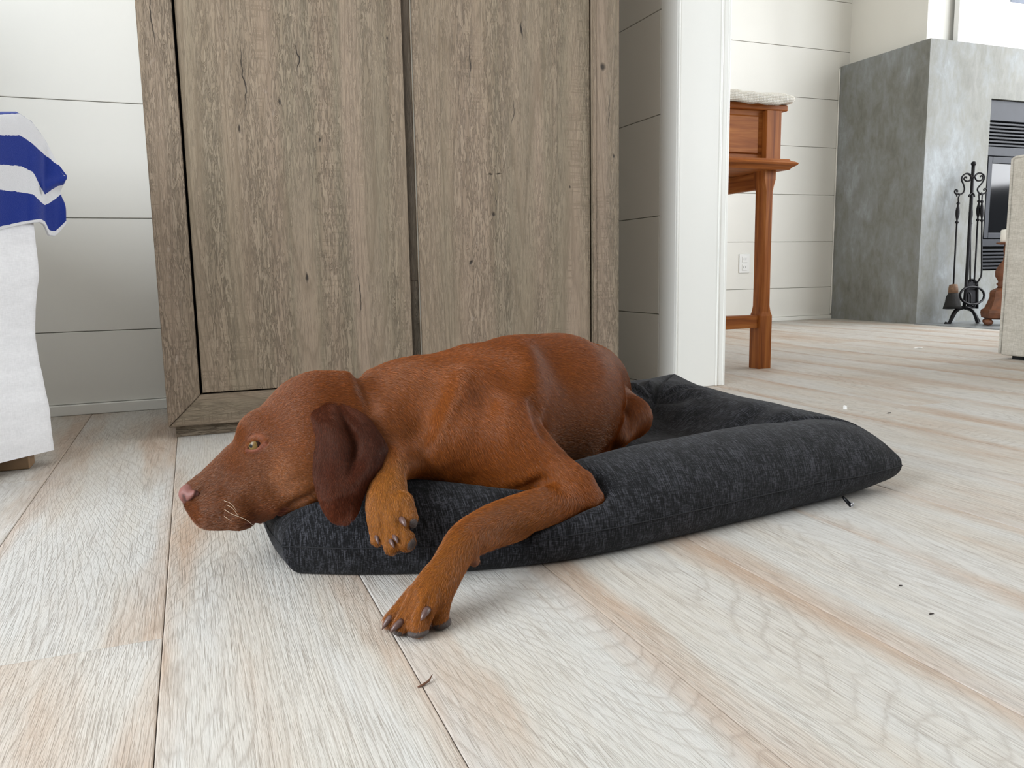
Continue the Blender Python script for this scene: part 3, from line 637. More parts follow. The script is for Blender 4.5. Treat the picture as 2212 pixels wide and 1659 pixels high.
def towel():
    XS = [-150, 0, 45, 72, 88, 97, 106, 118, 130, 143]
    TAB = {'top': (236, 240, 240, 260, 281, 293, 308, 332, 355, 376), 'b0': (244, 247, 244, 261, 282, 294, 309, 333, 356, 377), 'b1': (290, 291, 292, 310, 325, 333, 340, 350, 358, 379),
           'b2': (350, 355, 358, 372, 405, 420, 416, 409, 402, 399), 'b3': (405, 410, 415, 420, 436, 443, 439, 432, 426, 419), 'b4': (492, 488, 478, 474, 472, 476, 494, 498, 488, 476), 'bot': (503, 497, 486, 481, 480, 486, 509, 511, 500, 484)}
    keys = ['top', 'b0', 'b1', 'b2', 'b3', 'b4', 'bot']; sv = [0, .05, .2, .4, .6, .93, 1]
    NXT, NYT, back = 90, 60, 12; V, UV = [], []
    for j in range(-back, NYT):
        for i in range(NXT):
            x = -150+(143+150)*i/(NXT-1); x_ = x
            ys = [float(np.interp(x, XS, TAB[k_])) for k_ in keys]
            v = max(0, j/(NYT-1)); y = float(np.interp(v, sv, ys))
            d0 = on_chair(min(x, 86), y)
            d = d0-.013+float(np.interp(x, (86, 97, 118, 143), (0, .012, .020, .034)))-.004*math.sin(max(0, x-60)/14.0)*v
            d += .0035*math.sin(x/23.0+v*2)*v
            if x > 90: d -= .006*math.exp(-((y-395-(130-x)*.3)/14)**2)
            x_ = x-max(0, x-98)*.26*math.exp(-((y-416)/20)**2)+max(0, x-120)*.10*math.exp(-((y-380)/12)**2)
            p = W(x_, y, d)
            if j >= 0: p = p-CBv*0.010*math.exp(-v/.06)*-1
            if j < 0:
                t = -j/back; p = p+CBv*(.012+.20*t)+np.array((0, 0, .004*math.sin(math.pi*t)-.012*t))
            V.append(p); UV.append((i/(NXT-1), v if j >= 0 else -0.02+0.6*j/back))
    F = [(i+NXT*j, i+1+NXT*j, i+1+NXT*(j+1), i+NXT*(j+1)) for j in range(NYT+back-1) for i in range(NXT-1)]
    me = bpy.data.meshes.new('striped_towel'); me.from_pydata([tuple(p) for p in V], [], F); 
    uvl = me.uv_layers.new(name='UVMap')
    li = np.empty(len(me.loops), np.int32); me.loops.foreach_get('vertex_index', li); uvl.data.foreach_set('uv', np.array(UV, np.float32)[li].ravel())
    bm = bmesh.new(); bm.from_mesh(me); bm.normal_update()
    if sum(f.normal.dot(Vector(CW)) for f in bm.faces) > 0: bmesh.ops.reverse_faces(bm, faces=bm.faces[:])
    bm.normal_update(); bmesh.ops.solidify(bm, geom=bm.faces[:], thickness=.0045); bm.to_mesh(me); bm.free()
    m = NT('striped_terry'); uv = m.n('TexCoord').outputs['UV']; s = m.n('SeparateXYZ', {'Vector': uv}); 
    wv = m.math('ADD', s.outputs['Y'], m.math('MULTIPLY', m.math('SUBTRACT', m.noise(m.coords(), 160, 3), 0.5), 0.018))
    bl, wh = srgb(26, 52, 142), srgb(238, 238, 240)
    col = m.ramp(wv, [(0.0, bl), (.05, wh), (.2, bl), (.4, wh), (.6, bl), (.94, wh)], 'CONSTANT')
    col = m.mix(m.math('LESS_THAN', s.outputs['Y'], -0.30), col, wh)
    pile = m.noise(m.coords(), 900, 3, 0.7)
    m.p(Base_Color=m.mix(m.math('MULTIPLY', pile, .35), col, m.mix(1.0, col, (.6, .6, .65, 1), 'MULTIPLY')), Roughness=.95, Normal=m.bump(pile, .7, .002)); m.set(m.bsdf, 'Specular IOR Level', .1); m.set(m.bsdf, 'Sheen Weight', .3)
    o = link_mesh('striped_towel', me, m.m, None, True); tag(o, 'blue and white striped terry towel hanging over the white slipcovered chair', 'towel')
towel()
# ------------------------------------------------------------------ crumbs on the floor
def scrap(name, lab, px, py, s, m, h=.0012, seed=1, asp=(1, 1)):
    r = random.Random(seed); p = on_floor(px, py); n = 7
    V = [(s*asp[0]*r.uniform(.55, 1)*math.cos(a), s*asp[1]*r.uniform(.55, 1)*math.sin(a), z) for z in (0.0004, h) for a in [2*math.pi*k/n for k in range(n)]]
    for i in range(n, 2*n): V[i] = (V[i][0]*.8, V[i][1]*.8, V[i][2]+r.uniform(0, h*.8))
    F = [tuple(range(n-1, -1, -1)), tuple(range(n, 2*n))]+[(k, (k+1) % n, n+(k+1) % n, n+k) for k in range(n)]
    o = pyobj(name, V, F, m, None, False); o.location = (p[0], p[1], 0); tag(o, lab, 'scrap', 'crumbs on the floor'); return o
scrap('paper_scrap', 'larger flat white scrap on the far floor before the hearth', 1983, 752, .026, M_PAPER, .002, 2, (1, .55))
scrap('paper_scrap', 'small white crumb on the floor just behind the pet bed', 1825, 884, .006, M_PAPER, .005, 3)
scrap('wood_chip', 'dark sliver on the floor right of the white crumb', 1921, 893, .008, M_CHIP, .0015, 4, (1, .3))
scrap('wood_chip', 'thin dark fleck lowest on the floor at the right', 2012, 1327, .0042, M_CHIP, .0008, 5, (1, .25))
scrap('wood_chip', 'thin dark fleck on the floor right of the bed, upper of two', 1945, 1266, .0032, M_CHIP, .0008, 6, (1, .3))
p = on_floor(918, 1482); tw = tube('twig', [p+np.array(v) for v in ((-.006, -.001, .001), (-.002, 0, .0012), (.004, .003, .002), (.0085, .008, .004))], [.0006, .0011, .0009, .0003], M_TWIG, None, 6)
tag(tw, 'tiny brown twig on the plank seam in front of the paw', 'scrap', 'crumbs on the floor')
# ------------------------------------------------------------------ the dog: one implicit surface, meshed once
class RC:      # tapered capsule; sq flattens it along the camera axis n
    def __init__(s, a, ra, b, rb, k=0.03, sq=1.0, n=None, col=None):
        s.a = W(*a).astype(np.float32); s.b = W(*b).astype(np.float32)
        s.ra = ra*a[2]/FPX; s.rb = rb*b[2]/FPX; s.k = k; s.sq = sq
        s.n = (CW if n is None else n).astype(np.float32); s.col = col
        s.flow = (s.b-s.a)/max(1e-6, np.linalg.norm(s.b-s.a))
    def bb(s, m):
        R = max(s.ra, s.rb)+m
        return np.minimum(s.a, s.b)-R, np.maximum(s.a, s.b)+R
    def f(s, P):
        q = P-s.a; ab = s.b-s.a
        if s.sq != 1.0:
            z = 1.0/s.sq-1.0
            q = q+(q@s.n)[..., None]*s.n*np.float32(z); ab = ab+ab.dot(s.n)*s.n*z
        t = np.clip((q@ab)/max(1e-9, ab.dot(ab)), 0, 1)
        r = s.ra+(s.rb-s.ra)*t
        d = np.sqrt(((q-t[..., None]*ab)**2).sum(-1))-r
        return d*s.sq if s.sq < 1 else d
class CH:      # a limb: one tapering tube through many joints
    def __init__(s, js, k=0.012, sq=1.0, n=24):
        q = spline([(*j[:3], j[3]) for j in js], n)
        s.p = np.array([W(*a[:3]) for a in q], np.float32); s.r = np.array([a[3]*a[2]/FPX for a in q], np.float32)
        s.k = k; s.sq = sq; s.cn = CW.astype(np.float32)
    def bb(s, m):
        R = s.r.max()+m
        return s.p.min(0)-R, s.p.max(0)+R
    def f(s, P):
        best = None; z = 1.0/s.sq-1.0
        for i in range(len(s.p)-1):
            q = P-s.p[i]; ab = s.p[i+1]-s.p[i]
            if s.sq != 1.0:
                q = q+(q@s.cn)[..., None]*s.cn*np.float32(z); ab = ab+ab.dot(s.cn)*s.cn*z
            t = np.clip((q@ab)/max(1e-9, ab.dot(ab)), 0, 1)
            d = np.sqrt(((q-t[..., None]*ab)**2).sum(-1))-(s.r[i]+(s.r[i+1]-s.r[i])*t)
            best = d if best is None else np.minimum(best, d)
        return best*s.sq if s.sq < 1 else best
class EL:
    def __init__(s, c, r, ang=0.0, k=0.03, tilt=0.0, col=None, flow=None):
        s.c = W(*c).astype(np.float32); sc = c[2]/FPX; s.r = np.array(r, np.float32)*sc; s.k = k; s.col = col
        a = math.radians(ang); t = math.radians(tilt)
        e1 = math.cos(a)*CR+math.sin(a)*CU; e2 = -math.sin(a)*CR+math.cos(a)*CU
        e1b = math.cos(t)*e1+math.sin(t)*CW; e3 = -math.sin(t)*e1+math.cos(t)*CW
        s.M = np.array([e1b, e2, e3], np.float32).T
        s.flow = e1b if flow is None else np.array(flow)
    def bb(s, m):
        R = s.r.max()+m
        return s.c-R, s.c+R
    def f(s, P):
        q = (P-s.c)@s.M
        k0 = np.sqrt(((q/s.r)**2).sum(-1)); k1 = np.sqrt(((q/(s.r*s.r))**2).sum(-1))+1e-9
        return k0*(k0-1)/k1
class CUT:     # smooth subtraction of a primitive
    def __init__(s, prim, k=0.004): s.p = prim; s.k = k
    def bb(s, m): return s.p.bb(m)
class GR:      # groove (amp > 0) or ridge (amp < 0) along a polyline that lies on the surface
    def __init__(s, pts, amp, w): s.pts = np.array(pts, np.float32); s.amp = amp; s.w = w
    def bb(s, m): return s.pts.min(0)-3*s.w, s.pts.max(0)+3*s.w
    def f(s, P):
        best = None
        for i in range(len(s.pts)-1):
            a, ab = s.pts[i], s.pts[i+1]-s.pts[i]
            q = P-a; t = np.clip((q@ab)/max(1e-9, ab.dot(ab)), 0, 1)
            d = ((q-t[..., None]*ab)**2).sum(-1)
            best = d if best is None else np.minimum(best, d)
        # fade at both ends
        e = np.minimum(((P-s.pts[0])**2).sum(-1), ((P-s.pts[-1])**2).sum(-1))
        fade = np.clip(0.35+np.sqrt(e)/(3.0*s.w), 0, 1)
        return s.amp*np.exp(-best/(s.w*s.w))*fade
def apply_op(D, op, P):
    if isinstance(op, GR): return D+op.f(P)
    if isinstance(op, CUT):
        d = -op.p.f(P); k = op.k; h = np.clip(k-np.abs(D-d), 0, None)/k
        return np.maximum(D, d)+h*h*k*0.25
    d = op.f(P); k = op.k
    h = np.clip(k-np.abs(D-d), 0, None)/k
    return np.minimum(D, d)-h*h*k*0.25
def sdf(P, ops):
    P = np.asarray(P, np.float32); D = np.full(P.shape[:-1], 1.0, np.float32)
    for op in ops:
        if isinstance(op, (GR, CUT)):
            lo, hi = op.bb(0.02); m = ((P > lo) & (P < hi)).all(-1)
            if m.any(): D[m] = apply_op(D[m], op, P[m])
        else: D = apply_op(D, op, P)
    return D
def trace(pxpy, ops, d0=0.6, push=0.0):
    """points where the rays through the given pixels meet the surface"""
    R = np.array([ray(x, y) for x, y in pxpy]); t = np.full(len(R), d0)
    for _ in range(90):
        s_ = sdf(CC+R*t[:, None], ops); t = t+np.clip(s_, -0.02, 0.05)*0.8
    t = np.minimum(t, 1.6)
    return CC+R*(t+push)[:, None]
DM = lambda px: 0.88+(px-580)*1.0e-4
def h3(px, py, off=0.0): return (px, py, DM(px)-off)
OPS = []
A = OPS.append
# torso
A(EL((1258, 846, 1.36), (101, 106, 150), 0, 0.03))                        # rump
A(EL((1238, 854, 1.25), (108, 114, 170), 0, 0.03))                       # loin
A(EL((1203, 867, 1.14), (145, 145, 190), 8, 0.03))                       # ribs and belly
A(EL((1105, 872, 1.07), (128, 144, 190), 0, 0.04))                       # front of the ribs
A(RC((1330, 872, 1.23), 40, (1361, 901, 1.17), 42, 0.012))               # thigh and knee of the hind leg
A(RC((1362, 903, 1.17), 40, (1338, 942, 1.13), 22, 0.012))
A(RC((1345, 925, 1.20), 28, (1270, 985, 1.10), 18, 0.015))               # shank, tucked under the belly
A(EL((1274, 882, 1.32), (64, 72, 90), 0, 0.03))                          # haunch
A(CH([(1256, 850, 1.42, 26), (1240, 856, 1.43, 15), (1205, 860, 1.43, 9), (1176, 862, 1.42, 5)], 0.02))   # tail
# neck and shoulders
A(RC((1010, 888, 1.00), 120, (890, 896, 0.965), 106, 0.05))
A(RC((905, 886, 0.965), 98, (755, 902, 0.915), 78, 0.04))               # neck
A(RC((1000, 784, 1.03), 22, (920, 798, 1.02), 20, 0.03))                 # withers
A(RC((1012, 845, 0.945), 40, (978, 945, 0.905), 60, 0.035))              # shoulder blade
A(RC((985, 968, 0.92), 54, (1070, 965, 0.93), 70, 0.03))                # point of shoulder
A(RC((1075, 950, 0.94), 84, (1236, 1046, 0.912), 40, 0.03))              # upper arm
A(RC((1225, 1050, 0.91), 36, (1279, 1078, 0.905), 22, 0.02))             # elbow
A(RC((1105, 1020, 0.925), 50, (960, 988, 0.915), 42, 0.03))                # brisket
# outstretched front leg
A(CH([(1258, 1077, 0.902, 28), (1200, 1089, 0.885, 40), (1150, 1103, 0.865, 42), (1095, 1118, 0.84, 39), (1048, 1136, 0.812, 36),
      (1005, 1165, 0.78, 36), (985, 1195, 0.765, 36), (965, 1230, 0.75, 37), (944, 1262, 0.735, 42), (930, 1285, 0.73, 45)], 0.010))
A(RC((1130, 1148, 0.865), 13, (1034, 1180, 0.79), 11, 0.012))            # tendon below the forearm
A(RC((1018, 1190, 0.775), 14, (1025, 1214, 0.770), 11, 0.006))           # carpal pad
TOES = [((895, 1285, 0.735), (843, 1341, 0.726), 20, 15), ((903, 1290, 0.722), (867, 1352, 0.712), 22, 18),
        ((923, 1300, 0.715), (903, 1354, 0.705), 25, 22), ((948, 1285, 0.728), (948, 1333, 0.724), 25, 21)]
for a_, b_, ra_, rb_ in TOES: A(RC(a_, ra_, b_, rb_, 0.004))
# folded front leg whose paw hangs over the bolster
A(RC((900, 985, 0.90), 44, (846, 1008, 0.85), 30, 0.02))
A(CH([(846, 1000, 0.855, 30), (842, 1030, 0.84, 33), (837, 1065, 0.825, 42), (838, 1095, 0.817, 47), (845, 1120, 0.812, 48)], 0.010, 0.8))
TOES2 = [((816, 1120, 0.813), (816, 1164, 0.806), 20, 15), ((834, 1130, 0.805), (846, 1182, 0.797), 22, 16),
         ((856, 1120, 0.802), (876, 1170, 0.797), 24, 21), ((868, 1085, 0.809), (882, 1118, 0.804), 24, 20)]
for a_, b_, ra_, rb_ in TOES2: A(RC(a_, ra_, b_, rb_, 0.004))
# head
A(EL(h3(678, 910), (100, 94, 92), 35, 0.02))                             # skull
A(RC(h3(742, 852), 44, h3(690, 862), 52, 0.02))                          # occiput
A(RC(h3(640, 910), 68, h3(576, 934), 46, 0.02, 0.8))                     # forehead
A(EL(h3(648, 995, 0.016), (84, 62, 60), 20, 0.025))                      # cheek
A(RC(h3(605, 1005), 80, h3(545, 1036), 66, 0.015, 0.62))                 # root of the muzzle
A(RC(h3(550, 1035), 67, h3(465, 1082), 50, 0.012, 0.66))                 # muzzle
A(RC(h3(508, 1000), 32, h3(428, 1062), 23, 0.012, 0.9))                   # bridge of the nose
A(RC(h3(462, 1080), 48, h3(436, 1078), 36, 0.008, 0.75))
A(RC(h3(508, 1110, 0.012), 34, h3(450, 1110, 0.010), 30, 0.010, 0.75))   # upper lip
A(RC(h3(640, 1055), 42, h3(528, 1106), 29, 0.012, 0.7))                  # lower jaw
A(RC(h3(700, 985), 80, h3(800, 955), 80, 0.03))                          # throat
A(EL(h3(541, 925, 0.014), (20, 14, 20), 50, 0.02))                      # brow
A(EL(h3(541, 925, -0.014), (20, 14, 20), 50, 0.02))
A(RC(h3(580, 940, 0.018), 40, h3(548, 985, 0.014), 36, 0.02, 0.8))         # flat of the face round the eye
A(EL(h3(610, 985, 0.032), (44, 16, 18), -20, 0.018))                     # cheekbone
BASE = list(OPS)
def line3(pts, n=14): return trace(spline(pts, n), BASE)
def groove(pts, amp, w, n=14): A(GR(line3(pts, n), amp, w))
# folds and muscle lines, each traced on the surface
groove([(765, 806), (781, 840), (797, 872), (806, 905)], 0.0045, 0.008)                 # behind the skull
groove([(1000, 812), (987, 850), (962, 895), (944, 945), (948, 990)], -0.0065, 0.011)    # front edge of the shoulder blade
groove([(1022, 835), (1044, 868), (1050, 910)], 0.0075, 0.014)
groove([(965, 905), (930, 930), (905, 960)], 0.006, 0.016)
groove([(1150, 880), (1165, 925), (1195, 960), (1250, 1003)], 0.0060, 0.010)             # upper arm against the ribs
groove([(1090, 1062), (1130, 1050), (1165, 1034), (1182, 1036)], 0.004, 0.006)           # bend of the elbow
groove([(1110, 1046), (1160, 1024), (1200, 1040)], -0.002, 0.008)
groove([(1170, 740), (1195, 790), (1205, 850)], 0.005, 0.020)
groove([(1120, 735), (1135, 790), (1165, 850)], -0.005, 0.018)
groove([(894, 1280), (876, 1315), (862, 1345)], 0.0050, 0.0026)                           # between the toes
groove([(929, 1286), (922, 1318), (926, 1345)], 0.0055, 0.0028)
groove([(903, 1295), (888, 1330), (884, 1362)], 0.0036, 0.0022)
groove([(823, 1110), (826, 1140), (830, 1172)], 0.0038, 0.0022)
groove([(852, 1100), (862, 1135), (866, 1165)], 0.0038, 0.0022)
groove([(868, 1100), (868, 1125), (880, 1140), (897, 1142)], 0.0045, 0.0025)
groove([(612, 1104), (588, 1121), (560, 1131), (530, 1136)], 0.003, 0.0022)              # mouth
groove([(520, 1060), (500, 1085), (470, 1098), (440, 1110)], -0.0012, 0.007)
groove([(575, 985), (585, 1010), (590, 1040)], 0.003, 0.012)                             # hollow below the eye
groove([(560, 1070), (600, 1058), (650, 1040), (680, 1045)], 0.0022, 0.010)
groove([(615, 1100), (650, 1078), (685, 1060)], 0.0025, 0.005)
groove([(528, 958), (545, 940), (568, 944)], 0.0010, 0.003)
groove([(430, 1100), (455, 1112), (485, 1110), (508, 1100)], 0.0009, 0.0016)
groove([(452, 1122), (478, 1124), (500, 1116)], 0.0008, 0.0014)
groove([(424, 1066), (436, 1060), (446, 1062)], 0.0014, 0.0022)
groove([(404, 1090), (414, 1100), (428, 1118), (450, 1132), (500, 1136)], 0.0010, 0.0020)
groove([(1345, 880), (1362, 905), (1352, 935)], 0.003, 0.006)
groove([(985, 1010), (1010, 1030), (1060, 1040)], 0.003, 0.010)
# eye: socket cut, lids as two ridges
EYE_D = float(np.dot(trace([(553, 961)], BASE)[0]-CC, CW))
EYE_C = (553, 961, EYE_D+0.0062)
A(CUT(EL(EYE_C, (20.0, 12.5, 22), 22, 0.004), 0.0025))
lid_up = trace(spline([(533, 974), (540, 958), (551, 949), (563, 949), (571, 955)], 12), BASE)
lid_lo = trace(spline([(533, 974), (546, 974), (558, 970), (571, 957)], 12), BASE)
A(GR(lid_up, -0.0026, 0.0026)); A(GR(lid_lo, -0.0020, 0.0022))
def grid_mesh(ops, h, pad=0.015):
    sol = [o for o in ops if not isinstance(o, (GR, CUT))]
    lo = np.min([o.bb(pad)[0] for o in sol], 0); hi = np.max([o.bb(pad)[1] for o in sol], 0)
    n = np.ceil((hi-lo)/h).astype(int)+1
    D = np.full(n, 0.05, np.float32)
    ax = [(lo[i]+h*np.arange(n[i])).astype(np.float32) for i in range(3)]
    for op in ops:
        a, b = op.bb(max(0.012, getattr(op, 'k', 0.01)*1.05))
        i0 = np.clip(np.floor((a-lo)/h).astype(int), 0, n); i1 = np.clip(np.ceil((b-lo)/h).astype(int)+1, 0, n)
        if (i1 <= i0).any(): continue
        sl = tuple(slice(i0[k], i1[k]) for k in range(3))
        P = np.stack(np.meshgrid(*[ax[k][sl[k]] for k in range(3)], indexing='ij'), -1)
        D[sl] = apply_op(D[sl], op, P)
    g = openvdb.FloatGrid(0.05); g.copyFromArray(np.clip(D, -0.05, 0.05))
    v, q = g.convertToQuads(0.0)
    return v*h+lo, q
def sdf_grad(P, ops, e=0.001):
    G = np.stack([sdf(P+np.eye(3)[i]*e, ops)-sdf(P-np.eye(3)[i]*e, ops) for i in range(3)], -1)
    return G/np.maximum(1e-9, np.linalg.norm(G, axis=-1, keepdims=True))
dog_v, dog_q = grid_mesh(OPS, 0.0018)
# ------------------------------------------------------------------ the pet bed (shaped first, then dented by the dog)
_FR = spline([(.072, .852), (.15, .808), (.25, .771), (.36, .753), (.47, .761), (.6, .780), (.74, .801), (.86, .812), (.915, .822)], 400)
_RT = spline([(.915, .822), (.905, .95), (.900, 1.12), (.907, 1.28), (.922, 1.41)], 300)
_BK = spline([(.128, 1.42), (.3, 1.40), (.5, 1.385), (.75, 1.395), (.922, 1.41)], 400)
_LF = spline([(.072, .852), (.062, .93), (.062, 1.08), (.085, 1.26), (.128, 1.42)], 300)
def _at(c, t):
    x = t*(len(c)-1); i = np.clip(x.astype(int), 0, len(c)-2); f = (x-i)[..., None]
    return c[i]*(1-f)+c[i+1]*f
NB, MB = 300, 250
def _ease(n):
    t = np.linspace(0, 1, n); return 0.45*t+0.55*(0.5-0.5*np.cos(math.pi*t))
uu, vv = np.meshgrid(_ease(NB), _ease(MB), indexing='ij')
F_, K_, L_, R_ = _at(_FR, uu), _at(_BK, uu), _at(_LF, vv), _at(_RT, vv)
c00, c10, c01, c11 = _FR[0], _FR[-1], _BK[0], _BK[-1]
U, V_ = uu[..., None], vv[..., None]
plan = (1-V_)*F_+V_*K_+(1-U)*L_+U*R_-((1-U)*(1-V_)*c00+U*(1-V_)*c10+(1-U)*V_*c01+U*V_*c11)
wid, dep = 0.83, 0.60
sF, sB, sL, sR = vv*dep, (1-vv)*dep, uu*wid, (1-uu)*wid
s4 = np.stack([sF, sB, sL, sR], -1); ss = np.sort(s4, -1); s1 = ss[..., 0]; gap = ss[..., 1]-ss[..., 0]
zseam = (1-vv)*(0.034+0.004*uu)+vv*(0.05+0.05*uu**2)
nz = np.array([[noise.noise(Vector((plan[i, j, 0]*7, plan[i, j, 1]*7, 3.1))) for j in range(0, MB, 5)] for i in range(0, NB, 5)])
nz = np.repeat(np.repeat(nz, 5, 0), 5, 1)[:NB, :MB]
for _ in range(4):
    nz = (nz+np.roll(nz, 2, 0)+np.roll(nz, -2, 0)+np.roll(nz, 2, 1)+np.roll(nz, -2, 1))/5
crest = 0.104+0.004*nz+0.006*np.exp(-((uu-1)**2+(vv-1)**2)/0.02)
crest = crest-0.020*np.exp(-((uu-0.36)/0.17)**2)*np.exp(-(sF/0.22)**2)
crest = crest-0.028*np.exp(-(sF**2+sL**2)/0.022)
sc_ = 0.115
p_ = np.clip(s1/sc_, 0, 1); up = (1-(1-p_)**2.1)**(1/2.1)
q_ = np.clip((s1-sc_)/0.105, 0, 1); dn = 0.5+0.5*np.cos(math.pi*q_)
cush = 0.050+0.012*nz+0.008*np.clip((s1-0.22)/0.08, 0, 1)
ztop = np.where(s1 < sc_, zseam+(crest-zseam)*up, cush+(crest-cush)*dn)
# front right corner is pinched to a point
dc = np.sqrt(sF**2+sR**2); pin = np.exp(-(dc/0.10)**2); ztop = ztop-(ztop-zseam)*pin*0.35
dc = np.sqrt(sF**2+sL**2); pin = np.exp(-(dc/0.06)**2); ztop = ztop-(ztop-zseam)*pin*0.15
mit = np.exp(-(gap/0.007)**2)*np.clip(s1/0.02, 0, 1)*np.clip((0.24-s1)/0.03, 0, 1)
ztop -= 0.006*mit
# gathers that radiate from the inner corner at the back right
an = np.arctan2(sB-0.17, sR-0.17); rr_ = np.sqrt((sB-0.17)**2+(sR-0.17)**2)
ztop += 0.0045*np.sin(an*9.0)*np.exp(-((rr_-0.06)/0.05)**2)
ztop += 0.0025*np.sin(vv*34+5*nz)*np.exp(-((sR-0.15)/0.05)**2)
bw = 0.030+0.055*np.exp(-((sF*0.7)**2+(sR)**2)/0.020)+0.02*uu*vv
pb = np.clip(s1/bw, 0, 1); zbot = zseam*(1-np.sqrt(1-(1-pb)**2))
zbot = np.where(s1 >= bw, 0.0, zbot)
def bed_push(P0):
    """the dog's weight presses the cushion down and inward"""
    lo, hi = dog_v.min(0), dog_v.max(0)
    v = np.array((0.0, 0.50, -0.866))
    def out(P, it):
        m = np.nonzero(((P > lo) & (P < hi)).all(-1))[0]
        for _ in range(it):
            d = sdf(P[m], BASE); k = (d < 0.0010) & (P[m][:, 2] > 0.006)
            m = m[k]
            if not len(m): break
            P[m] += v*np.clip(0.0016-d[k], 0.0008, 0.012)[:, None]
        return P
    P = out(P0.copy(), 22)
    for rep in range(2):
        D = (P-P0).reshape(NB, MB, 3)
        for _ in range(10):
            E = np.pad(D, ((1, 1), (1, 1), (0, 0)), 'edge')
            D = 0.2*(D+E[2:, 1:-1]+E[:-2, 1:-1]+E[1:-1, 2:]+E[1:-1, :-2])
        P = out(P0+D.reshape(-1, 3), 12)
    P[:, 2] = np.maximum(P[:, 2], 0.004)
    return P
def make_bed():
    bed = empty('dog_bed', (0.49, 1.10, 0.0), 'dark charcoal chenille pet bed with bolster rim, lying on the wood floor under the dog', 'pet bed')
    top = np.concatenate([plan, ztop[..., None]], -1).reshape(-1, 3); bot = np.concatenate([plan, zbot[..., None]+0.0005], -1).reshape(-1, 3)
    top = bed_push(top.copy())
    idx = np.arange(NB*MB).reshape(NB, MB)
    q = np.stack([idx[:-1, :-1], idx[1:, :-1], idx[1:, 1:], idx[:-1, 1:]], -1).reshape(-1, 4)
    st = 5
    V = top; F = [tuple(f) for f in q]
    # underside joins the top along the seam
    border = np.zeros((NB, MB), bool); border[0] = border[-1] = True; border[:, 0] = border[:, -1] = True
    mp = np.where(border.reshape(-1), np.arange(NB*MB), -1); need = np.nonzero(mp < 0)[0]
    mp[need] = NB*MB+np.arange(len(need)); V = np.concatenate([V, bot[need]])
    F += [tuple(f[::-1]) for f in mp[q]]
    o = pyobj('cushion', V, F, M_BED, bed)
    # stitched seam round the edge
    ring = [idx[i, 0] for i in range(0, NB, 3)]+[idx[-1, j] for j in range(0, MB, 3)]+[idx[i, -1] for i in range(NB-1, -1, -3)]+[idx[0, j] for j in range(MB-1, 0, -3)]
    cen = np.array([.49, 1.1, 0.05]); pts = [top[i]+(top[i]-cen)/np.linalg.norm(top[i]-cen)*0.0003 for i in ring]
    tube('seam', pts, 0.0007, M_SEAM, bed, 6)
    # zip pull hanging at the underside
    c = on_floor(1833, 1086, 0.008)
    bm = bmesh.new()
    pts = [c+np.array((-.003, .008, .007)), c+np.array((-.001, .004, .003)), c+np.array((.002, 0, -.002)), c+np.array((.003, -.002, -.005))]
    add_tube(bm, pts, [.0016, .0026, .0030, .0022], 8); z = obj('zipper_pull', bm, M_BLACKMETAL, bed, True)
    add_ = bmesh.new(); add_tube(add_, [c+np.array((.0025, -.0045, -.002))+.0022*np.array((math.cos(a), .2, math.sin(a))) for a in np.linspace(0, 6.28, 12)], .0007, 6)
    obj('pull_ring', add_, M_STEEL, z, True)
    return bed
# ------------------------------------------------------------------ coat colours and lie of the hair: control points on the surface
SKIN = srgb(168, 97, 52)
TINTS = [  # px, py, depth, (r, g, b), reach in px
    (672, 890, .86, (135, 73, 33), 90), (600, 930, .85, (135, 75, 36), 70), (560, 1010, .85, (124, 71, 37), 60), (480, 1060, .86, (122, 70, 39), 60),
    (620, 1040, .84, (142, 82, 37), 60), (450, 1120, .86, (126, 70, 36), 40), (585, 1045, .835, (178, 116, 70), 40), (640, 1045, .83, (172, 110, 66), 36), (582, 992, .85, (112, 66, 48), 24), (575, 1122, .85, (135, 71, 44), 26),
    (740, 900, .88, (128, 70, 31), 90), (870, 880, .92, (151, 86, 36), 90), (860, 800, .98, (140, 77, 34), 60), (930, 930, .92, (153, 88, 36), 80),
    (1010, 900, .93, (149, 82, 36), 90), (1100, 850, .97, (151, 84, 33), 120), (1200, 780, 1.05, (142, 77, 33), 110), (1230, 880, 1.02, (144, 81, 34), 130),
    (1300, 800, 1.2, (137, 77, 36), 90), (1110, 740, 1.03, (135, 71, 30), 70), (1150, 980, .90, (151, 84, 33), 100), (1260, 1070, .88, (148, 82, 33), 70),
    (1380, 900, 1.13, (151, 81, 30), 70), (1150, 1100, .85, (155, 92, 36), 70), (1040, 1130, .80, (153, 90, 36), 60), (970, 1220, .73, (158, 97, 40), 60),
    (900, 1320, .70, (153, 92, 37), 60), (840, 1060, .80, (166, 107, 47), 60), (850, 1150, .79, (160, 102, 44), 50), (840, 870, .95, (137, 75, 33), 60)]
